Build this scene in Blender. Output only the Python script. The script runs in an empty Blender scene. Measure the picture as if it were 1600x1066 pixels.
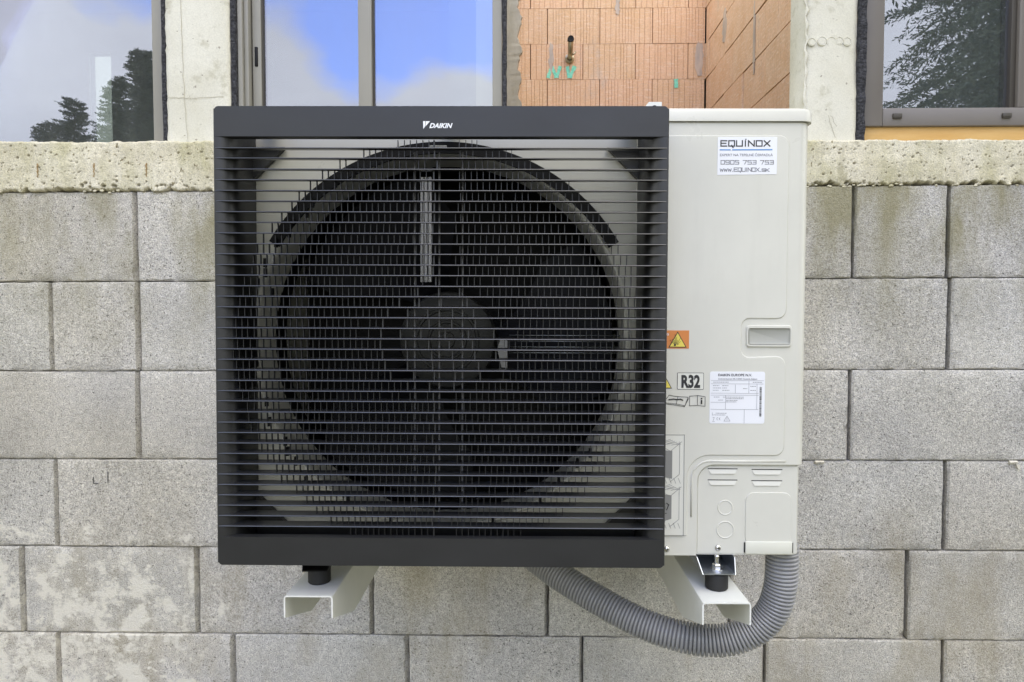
import bpy, bmesh, math, random
import numpy as np
from mathutils import Matrix, Vector
random.seed(7); rng = np.random.default_rng(11)
R = math.radians
scene = bpy.context.scene
COL = scene.collection
# ------------------------------------------------------------------ camera
cam_d = bpy.data.cameras.new('camera'); cam = bpy.data.objects.new('camera', cam_d); COL.objects.link(cam)
cam_d.sensor_width = 36; cam_d.lens = 36 * 1054.2 / 1600; cam_d.clip_start = .02; cam_d.clip_end = 3000
yaw, pitch = R(.966), R(-2.234)
fwd = Vector((-math.sin(yaw) * math.cos(pitch), math.cos(yaw) * math.cos(pitch), math.sin(pitch)))
rgt = Vector((math.cos(yaw), math.sin(yaw), 0)); upv = rgt.cross(fwd)
M4 = Matrix((rgt, upv, -fwd)).transposed().to_4x4(); M4.translation = (0, -1.88, 1.5)
cam.matrix_world = M4
scene.camera = cam
# ------------------------------------------------------------------ sky
world = bpy.data.worlds.new('World'); scene.world = world; world.use_nodes = True
nt = world.node_tree; N = nt.nodes; L = nt.links; N.clear()
SUN_EL, SUN_AZ = R(54), R(163)          # azimuth measured from +Y clockwise: behind and to the right of the camera
def wn(t, **k):
    n = N.new(t)
    for a, b in k.items(): setattr(n, a, b)
    return n
sky = wn('ShaderNodeTexSky', sky_type='NISHITA', sun_disc=False, sun_elevation=SUN_EL, sun_rotation=SUN_AZ)
sky.air_density = 1.0; sky.dust_density = .6; sky.ozone_density = 3.0
tc = wn('ShaderNodeTexCoord')
sep = wn('ShaderNodeSeparateXYZ'); L.new(tc.outputs['Generated'], sep.inputs[0])
def wmath(op, a, b=None, c=None, clamp=False):
    n = wn('ShaderNodeMath', operation=op, use_clamp=clamp)
    for i, v in enumerate((a, b, c)):
        if v is None: continue
        if isinstance(v, (int, float)): n.inputs[i].default_value = v
        else: L.new(v, n.inputs[i])
    return n.outputs[0]
zc = wmath('MAXIMUM', sep.outputs[2], 0.0)
den = wmath('ADD', zc, .35)
cx = wmath('DIVIDE', sep.outputs[0], den); cy = wmath('DIVIDE', sep.outputs[1], den)
cmb = wn('ShaderNodeCombineXYZ'); L.new(cx, cmb.inputs[0]); L.new(cy, cmb.inputs[1])
no = wn('ShaderNodeTexNoise'); no.inputs['Scale'].default_value = 1.5; no.inputs['Detail'].default_value = 5; no.inputs['Roughness'].default_value = .5
mp = wn('ShaderNodeMapping'); mp.inputs['Location'].default_value = (3.3, 1.2, .4)
L.new(cmb.outputs[0], mp.inputs[0]); L.new(mp.outputs[0], no.inputs['Vector'])
# a break in the clouds, seen mirrored in the middle window
vq = wn('ShaderNodeVectorMath', operation='MULTIPLY'); L.new(tc.outputs['Generated'], vq.inputs[0]); vq.inputs[1].default_value = (.55, .9, 1)
vd = wn('ShaderNodeVectorMath', operation='DISTANCE'); L.new(vq.outputs[0], vd.inputs[0]); vd.inputs[1].default_value = (-.055, -.72, .58)
gap = wmath('SUBTRACT', 1.0, wmath('DIVIDE', vd.outputs['Value'], .335), clamp=True)
cov = wmath('SUBTRACT', wmath('ADD', no.outputs[0], .15), wmath('MULTIPLY', gap, .62))
cm = wmath('MULTIPLY', wmath('SUBTRACT', cov, .425), 13.0, clamp=True)
no2 = wn('ShaderNodeTexNoise'); no2.inputs['Scale'].default_value = 2.6; no2.inputs['Detail'].default_value = 6
L.new(mp.outputs[0], no2.inputs['Vector'])
cr = wn('ShaderNodeValToRGB'); L.new(no2.outputs[0], cr.inputs[0])
cr.color_ramp.elements[0].position = .3; cr.color_ramp.elements[0].color = (.82, .83, .80, 1)
cr.color_ramp.elements[1].position = .72; cr.color_ramp.elements[1].color = (1.06, 1.07, .99, 1)
CLOUD = 24.0
cs = wn('ShaderNodeVectorMath', operation='SCALE'); L.new(cr.outputs[0], cs.inputs[0]); cs.inputs['Scale'].default_value = CLOUD
mx = wn('ShaderNodeMix', data_type='RGBA'); L.new(cm, mx.inputs[0])
sk = wn('ShaderNodeVectorMath', operation='MULTIPLY'); L.new(sky.outputs[0], sk.inputs[0]); sk.inputs[1].default_value = (4.5, 4.4, 5.2)
L.new(sk.outputs[0], mx.inputs[6]); L.new(cs.outputs[0], mx.inputs[7])
bg = wn('ShaderNodeBackground'); bg.inputs[1].default_value = .1; L.new(mx.outputs[2], bg.inputs[0])
wo = wn('ShaderNodeOutputWorld'); L.new(bg.outputs[0], wo.inputs[0])
# ------------------------------------------------------------------ sun (veiled by cloud)
sd = bpy.data.lights.new('sun', 'SUN'); sd.energy = 1.25; sd.angle = R(45); sd.color = (1, .905, .745)
sun = bpy.data.objects.new('sun', sd); COL.objects.link(sun)
sdir = Vector((math.sin(SUN_AZ) * math.cos(SUN_EL), math.cos(SUN_AZ) * math.cos(SUN_EL), math.sin(SUN_EL)))
sun.rotation_euler = sdir.to_track_quat('Z', 'Y').to_euler(); sun.location = (4, -8, 12)
vs = scene.view_settings; vs.view_transform = 'Standard'; vs.look = 'None'; vs.gamma = 1; vs.exposure = -0.04; vs.use_curve_mapping = False
scene.render.engine = 'CYCLES'; scene.cycles.use_denoising = True
scene.cycles.max_bounces = 8; scene.cycles.sample_clamp_indirect = 6

# ================================================================== helpers
def tag(o, label=None, cat=None, group=None, kind=None):
    if label: o['label'] = label
    if cat: o['category'] = cat
    if group: o['group'] = group
    if kind: o['kind'] = kind
    return o
def empty(name, loc, label, cat, group=None, roty=0):
    o = bpy.data.objects.new(name, None); COL.objects.link(o); o.location = loc; o.rotation_euler = (0, roty, 0)
    o.empty_display_size = .05
    return tag(o, label, cat, group, 'thing')
class MB:
    def __init__(s): s.v = []; s.f = []
    def add(s, vs_, fs):
        n = len(s.v); s.v += [tuple(p) for p in vs_]; s.f += [tuple(i + n for i in f) for f in fs]; return s
    def box(s, x0, x1, y0, y1, z0, z1):
        return s.add([(x0,y0,z0),(x1,y0,z0),(x1,y1,z0),(x0,y1,z0),(x0,y0,z1),(x1,y0,z1),(x1,y1,z1),(x0,y1,z1)],
                     [(0,1,5,4),(1,2,6,5),(2,3,7,6),(3,0,4,7),(4,5,6,7),(3,2,1,0)])
    def bbox(s, x0, x1, y0, y1, z0, z1, r=.002, seg=1):
        bm = bmesh.new(); t = MB().box(x0, x1, y0, y1, z0, z1)
        vv = [bm.verts.new(p) for p in t.v]
        for f in t.f: bm.faces.new([vv[i] for i in f])
        bmesh.ops.bevel(bm, geom=bm.edges[:], offset=r, segments=seg, affect='EDGES', profile=.5)
        bm.verts.index_update()
        s.add([v.co[:] for v in bm.verts], [[v.index for v in f.verts] for f in bm.faces]); bm.free(); return s
    def prism_y(s, pts, y0, y1, inset=0.0):
        """polygon in XZ (counter-clockwise seen from -Y) extruded from front y0 to back y1; the front edge pulled in by `inset`"""
        n = len(pts); P = pts
        if inset:
            P = []
            for i in range(n):
                a, b, c = (np.array(pts[(i + k) % n]) for k in (-1, 0, 1))
                d1 = b - a; d2 = c - b; d1 = d1 / (np.linalg.norm(d1) + 1e-9); d2 = d2 / (np.linalg.norm(d2) + 1e-9)
                nn = np.array((-d1[1] - d2[1], d1[0] + d2[0])); q = np.linalg.norm(nn); nn = nn / (q + 1e-9)
                P.append(tuple(b + nn * inset / max(.5, q / 2)))
        return s.add([(x, y0, z) for x, z in P] + [(x, y1, z) for x, z in pts],
              [tuple(range(n))] + [tuple(range(2 * n - 1, n - 1, -1))] + [(i, i + n, (i + 1) % n + n, (i + 1) % n) for i in range(n)])
    def prism_z(s, pts, z0, z1):
        n = len(pts)
        return s.add([(x, y, z0) for x, y in pts] + [(x, y, z1) for x, y in pts],
              [tuple(range(n - 1, -1, -1)), tuple(range(n, 2 * n))] + [(i, (i + 1) % n, (i + 1) % n + n, i + n) for i in range(n)])
    def prism_x(s, pts, x0, x1):
        n = len(pts)
        return s.add([(x0, y, z) for y, z in pts] + [(x1, y, z) for y, z in pts],
              [tuple(range(n - 1, -1, -1)), tuple(range(n, 2 * n))] + [(i, (i + 1) % n, (i + 1) % n + n, i + n) for i in range(n)])
    def lathe(s, prof, c, axis='z', seg=24, a0=0, a1=2 * math.pi):
        """profile of (radius, height) turned about an axis through c"""
        full = abs(a1 - a0 - 2 * math.pi) < 1e-6; m = seg if full else seg + 1; vs_ = []
        for r, h in prof:
            for k in range(m):
                a = a0 + (a1 - a0) * k / seg; p, q = r * math.cos(a), r * math.sin(a)
                vs_.append((c[0] + p, c[1] + q, c[2] + h) if axis == 'z' else (c[0] + p, c[1] + h, c[2] + q) if axis == 'y' else (c[0] + h, c[1] + p, c[2] + q))
        fs = []
        for i in range(len(prof) - 1):
            for k in range(seg):
                k2 = (k + 1) % m
                f = (i * m + k, i * m + k2, (i + 1) * m + k2, (i + 1) * m + k)
                fs.append(f if axis != 'y' else f[::-1])
        return s.add(vs_, fs)
    def tube(s, pts, rad, seg=8, cap=True):
        pts = [Vector(p) for p in pts]; n = len(pts); rad = rad if hasattr(rad, '__len__') else [rad] * n
        t0 = (pts[1] - pts[0]).normalized(); nrm = t0.orthogonal().normalized(); vs_ = []
        for i, p in enumerate(pts):
            t = (pts[min(i + 1, n - 1)] - pts[max(i - 1, 0)]).normalized()
            nrm = (nrm - t * nrm.dot(t)).normalized(); b = t.cross(nrm)
            for k in range(seg):
                a = 2 * math.pi * k / seg; vs_.append(tuple(p + (nrm * math.cos(a) + b * math.sin(a)) * rad[i]))
        fs = [(i * seg + k, i * seg + (k + 1) % seg, (i + 1) * seg + (k + 1) % seg, (i + 1) * seg + k) for i in range(n - 1) for k in range(seg)]
        if cap: fs += [tuple(range(seg - 1, -1, -1)), tuple(range((n - 1) * seg, n * seg))]
        return s.add(vs_, fs)
    def stroke(s, pts, w, y, th=.0003):
        """flat ribbon in the XZ plane: printed or painted line"""
        for a, b in zip(pts[:-1], pts[1:]):
            a = np.array(a, float); b = np.array(b, float); d = b - a; l = np.linalg.norm(d)
            if l < 1e-9: continue
            d /= l; q = np.array((-d[1], d[0])) * w / 2; e = d * w / 2
            s.prism_y([tuple(a - e - q), tuple(b + e - q), tuple(b + e + q), tuple(a - e + q)], y - th, y)
            y -= .000004
        return s
    def build(s, name, mat, parent=None, smooth=False, origin=None, fix=False, angle=None):
        me = bpy.data.meshes.new(name)
        v = np.array(s.v, float)
        if origin is not None: v = v - np.array(origin)
        me.from_pydata(v.tolist(), [], s.f)
        if fix:
            bm = bmesh.new(); bm.from_mesh(me); bmesh.ops.recalc_face_normals(bm, faces=bm.faces[:]); bm.to_mesh(me); bm.free()
        me.materials.append(mat)
        if smooth: me.polygons.foreach_set('use_smooth', [True] * len(me.polygons))
        if angle:
            me.polygons.foreach_set('use_smooth', [True] * len(me.polygons)); me.set_sharp_from_angle(angle=R(angle))
        o = bpy.data.objects.new(name, me); COL.objects.link(o)
        if parent is not None: o.parent = parent
        return o
def arc(c, r, a0, a1, n=6):
    return [(c[0] + r * math.cos(R(a0 + (a1 - a0) * i / n)), c[1] + r * math.sin(R(a0 + (a1 - a0) * i / n))) for i in range(n + 1)]
def rrect(x0, x1, z0, z1, r, n=5):
    return arc((x0 + r, z0 + r), r, 180, 270, n) + arc((x1 - r, z0 + r), r, 270, 360, n) + arc((x1 - r, z1 - r), r, 0, 90, n) + arc((x0 + r, z1 - r), r, 90, 180, n)

# ------------------------------------------------------------------ materials
class Mat:
    def __init__(s, name, col=(.5, .5, .5), rough=.5, metal=0, spec=.5):
        s.m = bpy.data.materials.new(name); s.m.use_nodes = True; s.t = s.m.node_tree; s.N = s.t.nodes; s.L = s.t.links
        s.b = s.N['Principled BSDF']; s.b.inputs['Base Color'].default_value = (*col, 1); s.b.inputs['Roughness'].default_value = rough
        s.b.inputs['Metallic'].default_value = metal; s.b.inputs['Specular IOR Level'].default_value = spec
        s.pos = None
    def P(s):
        if s.pos is None: s.pos = s.N.new('ShaderNodeNewGeometry').outputs['Position']
        return s.pos
    def noise(s, scale, detail=4, rough=.55, stretch=(1, 1, 1), off=(0, 0, 0), vec=None, dist=0):
        mp = s.N.new('ShaderNodeMapping'); s.L.new(vec or s.P(), mp.inputs[0]); mp.inputs['Scale'].default_value = stretch; mp.inputs['Location'].default_value = off
        n = s.N.new('ShaderNodeTexNoise'); s.L.new(mp.outputs[0], n.inputs['Vector']); n.inputs['Scale'].default_value = scale
        n.inputs['Detail'].default_value = detail; n.inputs['Roughness'].default_value = rough; n.inputs['Distortion'].default_value = dist
        return n.outputs[0]
    def voro(s, scale, feature='F1'):
        n = s.N.new('ShaderNodeTexVoronoi'); n.feature = feature; n.inputs['Scale'].default_value = scale; s.L.new(s.P(), n.inputs['Vector']); return n.outputs['Distance']
    def map(s, v, a, b, c=0, d=1):
        n = s.N.new('ShaderNodeMapRange'); s.L.new(v, n.inputs[0])
        for i, x in enumerate((a, b, c, d)): n.inputs[i + 1].default_value = x
        return n.outputs[0]
    def math(s, op, a, b=0.0):
        n = s.N.new('ShaderNodeMath'); n.operation = op
        for i, v in enumerate((a, b)):
            if isinstance(v, (int, float)): n.inputs[i].default_value = v
            else: s.L.new(v, n.inputs[i])
        return n.outputs[0]
    def xyz(s, i):
        n = s.N.new('ShaderNodeSeparateXYZ'); s.L.new(s.P(), n.inputs[0]); return n.outputs[i]
    def rand(s): return s.N.new('ShaderNodeObjectInfo').outputs['Random']
    def mix(s, fac, a, b, blend='MIX'):
        n = s.N.new('ShaderNodeMix'); n.data_type = 'RGBA'; n.blend_type = blend
        for k, v in ((0, fac), (6, a), (7, b)):
            if isinstance(v, (int, float)): n.inputs[k].default_value = v
            elif isinstance(v, tuple): n.inputs[k].default_value = (*v, 1)
            else: s.L.new(v, n.inputs[k])
        return n.outputs[2]
    def grey(s, v):
        n = s.N.new('ShaderNodeCombineColor')
        for i in range(3): s.L.new(v, n.inputs[i])
        return n.outputs[0]
    def color(s, c): s.L.new(c, s.b.inputs['Base Color']); return s
    def rough(s, v): s.L.new(v, s.b.inputs['Roughness']); return s
    def bump(s, h, dist=.002, strength=1.0):
        n = s.N.new('ShaderNodeBump'); n.inputs['Distance'].default_value = dist; n.inputs['Strength'].default_value = strength
        s.L.new(h, n.inputs['Height'])
        s.L.new(n.outputs[0], s.b.inputs['Normal']); return s

def block_material():
    m = Mat('concrete_block', rough=.92, spec=.2)
    grain = m.noise(300, 3, .7); mid = m.noise(70, 4, .6); big = m.noise(3.2, 4, .55, off=(1.7, 0, .3)); tint = m.noise(1.3, 2, .5, off=(4.1, 2, 0))
    c = m.mix(m.map(tint, .38, .62), (.525, .505, .478), (.515, .48, .405))
    c = m.mix(m.map(m.rand(), 0, 1), c, m.mix(.5, c, (.54, .525, .48)))
    c = m.mix(1.0, c, m.grey(m.map(big, .3, .7, .80, 1.15)), 'MULTIPLY')
    c = m.mix(1.0, c, m.grey(m.map(grain, .34, .66, .58, 1.38)), 'MULTIPLY')
    c = m.mix(1.0, c, m.grey(m.map(mid, .3, .7, .82, 1.16)), 'MULTIPLY')
    # dark pores
    c = m.mix(m.map(m.noise(170, 2, .5, off=(9, 9, 9)), .63, .72), c, (.13, .125, .11))
    # algae and dirt washed down from the ledge
    run = m.noise(3.4, 4, .6, stretch=(1.6, 1, .55), off=(.35, 0, 0))
    reg = m.map(m.xyz(2), 1.33, 1.76); reg2 = m.math('MULTIPLY', m.map(run, .43, .62), reg)
    c = m.mix(m.math('MULTIPLY', reg2, .80), c, (.27, .245, .135))
    low = m.math('MULTIPLY', m.map(m.noise(5, 4, .6, stretch=(1.2, 1, .5), off=(7, 3, 2)), .46, .64), m.map(m.xyz(2), 1.05, .8))
    c = m.mix(m.math('MULTIPLY', low, .5), c, (.32, .275, .18))
    # lime bloom on the low left blocks
    wx = m.map(m.xyz(0), -.62, -1.05); wz = m.map(m.xyz(2), 1.12, .72)
    w = m.math('MULTIPLY', wx, wz)
    bl = m.math('ADD', m.noise(13, 7, .68, off=(2, 1, 5)), m.math('MULTIPLY', w, .19))
    bl2 = m.math('ADD', m.noise(38, 4, .6, off=(0, 4, 5)), m.math('MULTIPLY', w, .16))
    f = m.math('MAXIMUM', m.map(bl, .665, .74), m.map(bl2, .73, .79))
    c = m.mix(m.math('MULTIPLY', f, m.map(w, 0, .25)), c, (.68, .645, .55))
    # a few lime streaks elsewhere
    st = m.noise(9, 5, .65, stretch=(1, 1, .35), off=(11, 3, 8))
    c = m.mix(m.math('MULTIPLY', m.map(st, .70, .76), .55), c, (.62, .60, .55))
    m.color(c)
    h = m.math('ADD', m.math('MULTIPLY', grain, .6), m.math('MULTIPLY', m.noise(130, 3, .6), .5))
    return m.bump(h, .0055, 1.0).m
def ledge_material():
    m = Mat('raw_concrete', rough=.9, spec=.25)
    a = m.noise(5, 6, .6); g = m.noise(240, 3, .65); k = m.noise(45, 5, .6)
    c = m.mix(m.map(a, .3, .7), (.60, .55, .415), (.70, .66, .53))
    c = m.mix(m.math('MULTIPLY', m.map(m.noise(7, 5, .6, stretch=(1.5, 1, .6), off=(3, 3, 1)), .45, .64), .62), c, (.40, .37, .20))
    c = m.mix(1.0, c, m.grey(m.map(k, .3, .7, .9, 1.08)), 'MULTIPLY')
    c = m.mix(1.0, c, m.grey(m.map(g, .35, .65, .8, 1.16)), 'MULTIPLY')
    c = m.mix(m.map(m.noise(95, 3, .5, off=(5, 1, 7)), .64, .71), c, (.20, .17, .10))
    c = m.mix(m.math('MULTIPLY', m.map(m.noise(9, 5, .65, stretch=(1.6, 1, .4), off=(8, 3, 4)), .58, .68), .45), c, (.28, .25, .15))
    ha = m.N.new('ShaderNodeAttribute'); ha.attribute_name = 'hole'
    c = m.mix(m.math('MULTIPLY', ha.outputs['Fac'], .72), c, (.15, .13, .085))
    m.color(c)
    return m.bump(m.math('ADD', g, m.math('MULTIPLY', k, 1.4)), .0024, .7).m
def pillar_material():
    m = Mat('smooth_concrete', rough=.8, spec=.3)
    a = m.noise(3.5, 6, .62, off=(1, 4, 2)); k = m.noise(26, 6, .65); g = m.noise(260, 2)
    c = m.mix(m.map(a, .32, .68), (.60, .575, .47), (.71, .69, .60))
    c = m.mix(m.map(k, .56, .72), c, (.50, .475, .37))
    c = m.mix(m.math('MULTIPLY', m.map(m.noise(4, 6, .65, stretch=(2, 1, .5), off=(5, 2, 7)), .52, .66), .55), c, (.56, .54, .43))
    c = m.mix(m.map(m.noise(75, 3, .5, off=(3, 1, 2)), .70, .75), c, (.33, .30, .24))
    c = m.mix(1.0, c, m.grey(m.map(g, .35, .65, .94, 1.05)), 'MULTIPLY')
    m.color(c)
    return m.bump(m.math('ADD', m.math('MULTIPLY', k, .8), m.math('MULTIPLY', g, .3)), .0022, .6).m
def brick_material(name, c0, c1):
    m = Mat(name, rough=.9, spec=.2)
    a = m.noise(7, 5, .6); g = m.noise(90, 4, .65); s_ = m.noise(14, 4, .6, stretch=(1, 1, 7), off=(2, 2, 2))
    c = m.mix(m.map(a, .3, .7), c0, c1)
    c = m.mix(m.math('MULTIPLY', m.rand(), .75), c, m.mix(.55, c, (.78, .47, .30)))
    c = m.mix(m.math('MULTIPLY', m.map(s_, .53, .68), .6), c, (.84, .67, .52))
    c = m.mix(m.math('MULTIPLY', m.map(m.noise(5, 5, .65, stretch=(1, 1, .4), off=(6, 1, 0)), .60, .70), .4), c, (.55, .47, .40))
    c = m.mix(1.0, c, m.grey(m.map(g, .35, .65, .9, 1.09)), 'MULTIPLY')
    m.color(c); return m.bump(g, .002, .5).m
def plastic(name, col, rough, spec=.5, n=True):
    m = Mat(name, col, rough, 0, spec)
    if n:
        m.color(m.mix(m.map(m.noise(9, 5, .6), .3, .7), tuple(x * .9 for x in col), tuple(x * 1.12 for x in col)))
        m.rough(m.map(m.noise(16, 5, .65, stretch=(.4, 1, 1.5)), .3, .7, rough - .05, rough + .07))
        m.bump(m.noise(700, 2), .0004, .35)
    return m.m
def metal(name, col, rough):
    m = Mat(name, col, rough, 1.0)
    m.rough(m.map(m.noise(60, 4), .3, .7, rough - .08, rough + .1)); return m.m
def paint(name, col, rough=.35):
    m = Mat(name, col, rough, 0, .5)
    c = m.mix(m.map(m.noise(6, 5, .6), .3, .7), tuple(x * .955 for x in col), tuple(min(1, x * 1.035) for x in col))
    m.color(m.mix(m.math('MULTIPLY', m.map(m.noise(11, 6, .7, stretch=(1.5, 1, .25)), .55, .75), .22), c, tuple(x * .82 for x in col)))
    m.rough(m.map(m.noise(7, 5, .65), .3, .7, rough - .07, rough + .1))
    m.bump(m.math('ADD', m.math('MULTIPLY', m.noise(420, 2), .08), m.noise(6, 2)), .0035, .22); return m.m
def glass_material():
    m = bpy.data.materials.new('window_glass'); m.use_nodes = True; t = m.node_tree; n = t.nodes; n.clear()
    o = n.new('ShaderNodeOutputMaterial'); mixs = n.new('ShaderNodeMixShader'); g = n.new('ShaderNodeBsdfGlossy'); tr = n.new('ShaderNodeBsdfTransparent')
    g.inputs['Roughness'].default_value = 0.0; g.inputs['Color'].default_value = (.775, .78, 1, 1); tr.inputs['Color'].default_value = (.68, .74, .70, 1)
    ly = n.new('ShaderNodeLayerWeight'); ly.inputs[0].default_value = .35
    mr = n.new('ShaderNodeMapRange'); t.links.new(ly.outputs['Fresnel'], mr.inputs[0])
    mr.inputs[1].default_value = .0; mr.inputs[2].default_value = 1; mr.inputs[3].default_value = .195; mr.inputs[4].default_value = .95
    t.links.new(mr.outputs[0], mixs.inputs[0]); t.links.new(tr.outputs[0], mixs.inputs[1]); t.links.new(g.outputs[0], mixs.inputs[2])
    du = n.new('ShaderNodeBsdfDiffuse'); du.inputs['Color'].default_value = (.62, .64, .62, 1); m2 = n.new('ShaderNodeMixShader'); gq = n.new('ShaderNodeNewGeometry')
    mq = n.new('ShaderNodeMapping'); mq.inputs['Scale'].default_value = (1, 1, .22); nq = n.new('ShaderNodeTexNoise'); nq.inputs['Scale'].default_value = 9; nq.inputs['Detail'].default_value = 6; nq.inputs['Roughness'].default_value = .65
    rq = n.new('ShaderNodeMapRange'); rq.inputs[1].default_value = .35; rq.inputs[2].default_value = .75; rq.inputs[3].default_value = .035; rq.inputs[4].default_value = .075
    t.links.new(gq.outputs['Position'], mq.inputs[0]); t.links.new(mq.outputs[0], nq.inputs['Vector']); t.links.new(nq.outputs[0], rq.inputs[0]); t.links.new(rq.outputs[0], m2.inputs[0])
    t.links.new(mixs.outputs[0], m2.inputs[1]); t.links.new(du.outputs[0], m2.inputs[2]); t.links.new(m2.outputs[0], o.inputs[0])
    # slight waviness of the float glass
    gp = n.new('ShaderNodeNewGeometry'); nz = n.new('ShaderNodeTexNoise'); nz.inputs['Scale'].default_value = 5; nz.inputs['Detail'].default_value = 1
    t.links.new(gp.outputs['Position'], nz.inputs['Vector']); bp = n.new('ShaderNodeBump'); bp.inputs['Distance'].default_value = .0007; bp.inputs['Strength'].default_value = .6
    t.links.new(nz.outputs[0], bp.inputs['Height']); t.links.new(bp.outputs[0], g.inputs['Normal'])
    return m
BLOCK = block_material(); LEDGE = ledge_material(); PILLAR = pillar_material()
BRICK = brick_material('clay_brick', (.69, .45, .255), (.77, .53, .345))
BRICK2 = brick_material('clay_brick_end', (.68, .44, .26), (.76, .55, .38))
RENDER = Mat('cement_smear', rough=.9, spec=.2)
RENDER.color(RENDER.mix(RENDER.map(RENDER.noise(18, 5, .6, stretch=(1, 1, .4)), .3, .7), (.36, .335, .27), (.47, .44, .37))).bump(RENDER.noise(60, 5), .004, .7); RENDER = RENDER.m
GREYSMEAR = Mat('mortar_smear', rough=.9, spec=.2); GREYSMEAR.color(GREYSMEAR.mix(GREYSMEAR.map(GREYSMEAR.noise(22, 5, .65, stretch=(1, 1, .3)), .35, .65), (.43, .37, .32), (.66, .53, .42))); GREYSMEAR = GREYSMEAR.m
BLACK = plastic('black_plastic', (.0195, .0198, .0208), .37, .45)
SLAT = plastic('black_slat_plastic', (.022, .0225, .0245), .32, .7, False)
DARK = plastic('dark_plastic', (.006, .006, .007), .6, .25, False)
FANBLADE = plastic('fan_plastic', (.004, .0045, .008), .5, .25, False)
HUBM = plastic('hub_plastic', (.036, .037, .0365), .5, .4)
IVORY = paint('ivory_paint', (.615, .606, .54), .33)
IVORYR = paint('bell_mouth_plastic', (.70, .69, .63), .45)
WHITEP = paint('white_powder_coat', (.74, .745, .70), .4)
ZINC = metal('galvanised_steel', (.42, .45, .50), .38); STEEL = metal('bright_steel', (.72, .71, .69), .25)
RUBBER = plastic('black_rubber', (.015, .015, .015), .6, .4)
HOSE = plastic('grey_hose_plastic', (.27, .27, .275), .3, .6)
FRAME = paint('grey_brown_frame', (.165, .148, .132), .42)
FRAMED = paint('dark_frame_recess', (.06, .052, .042), .5)
TAPE = Mat('black_joint_tape', (.022, .022, .026), .85, 0, .2); TAPE.color(TAPE.mix(TAPE.map(TAPE.noise(160, 4, .6), .42, .66), (.026, .026, .030), (.075, .075, .082))).bump(TAPE.noise(90, 5, .6, stretch=(.6, 1, 1.6)), .006, 1.0); TAPE = TAPE.m
SLAT.node_tree.nodes['Principled BSDF'].inputs['IOR'].default_value = 1.7
WOOD = Mat('yellow_board', rough=.7); WOOD.color(WOOD.mix(WOOD.map(WOOD.noise(14, 5, .6, stretch=(.35, 1, 3)), .3, .7), (.56, .33, .10), (.64, .42, .16))).bump(WOOD.noise(120, 3), .001, .4); WOOD = WOOD.m
GLASS = glass_material(); CRACKM = Mat('crack_line', (.42, .39, .30), .9).m
FRAMEL = paint('light_grey_brown_frame', (.285, .272, .238), .42)
WHITEL = Mat('white_label_film', (.78, .79, .82), .35).m; INK = Mat('black_ink', (.018, .018, .02), .5).m; GREYINK = Mat('grey_ink', (.22, .22, .24), .5).m
BLUEINK = Mat('blue_ink', (.10, .27, .58), .5).m; ORANGE = Mat('orange_label_film', (.62, .215, .05), .4).m; YELLOW = Mat('yellow_ink', (.75, .62, .10), .4).m
CLEARL = Mat('pale_label_film', (.67, .665, .60), .35).m; LOGOW = Mat('white_logo_print', (.82, .83, .85), .4).m
MIDGREY = Mat('mid_grey_ink', (.23, .23, .22), .5).m
GREENP = Mat('green_spray_paint', rough=.6); GREENP.color(GREENP.mix(GREENP.map(GREENP.noise(60, 4), .35, .6), (.15, .62, .42), (.28, .74, .53))); GREENP = GREENP.m
BRASS = metal('dull_brass', (.48, .42, .30), .35)
PEN = Mat('pencil_mark', (.05, .05, .05), .8).m; RUST = Mat('rust_streak', (.33, .23, .11), .9).m
MORTAR = Mat('deep_mortar', (.10, .085, .07), .95, 0, .1).m
CRUMB = Mat('pale_foam', (.66, .62, .52), .85).m
ROOMM = Mat('room_plaster', rough=.9); ROOMM.color(ROOMM.mix(ROOMM.noise(3), (.36, .37, .34), (.46, .46, .42))); ROOMM = ROOMM.m

# ================================================================== ground
gm = Mat('earth', rough=.95, spec=.2)
gm.color(gm.mix(gm.map(gm.noise(.8, 6, .6), .35, .65), gm.mix(gm.map(gm.noise(9, 6, .7), .3, .7), (.20, .165, .115), (.30, .26, .20)), (.10, .12, .055))).bump(gm.noise(14, 8, .7), .05, .8)
gb = MB(); xs = [-400, -60, -20] + list(np.linspace(-8, 8, 41)) + [20, 60, 400]; ys = [-400, -60, -25] + list(np.linspace(-10, 6, 41)) + [20, 60, 400]
gv = [(x, y, -.0 + (.03 * math.sin(x * 2.1 + y) * math.cos(y * 1.7) if abs(x) < 9 and -11 < y < -.3 else 0)) for y in ys for x in xs]
nx = len(xs); gb.add(gv, [(j * nx + i, j * nx + i + 1, (j + 1) * nx + i + 1, (j + 1) * nx + i) for j in range(len(ys) - 1) for i in range(nx - 1)])
tag(gb.build('ground', gm.m, smooth=True), kind='structure')

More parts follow.
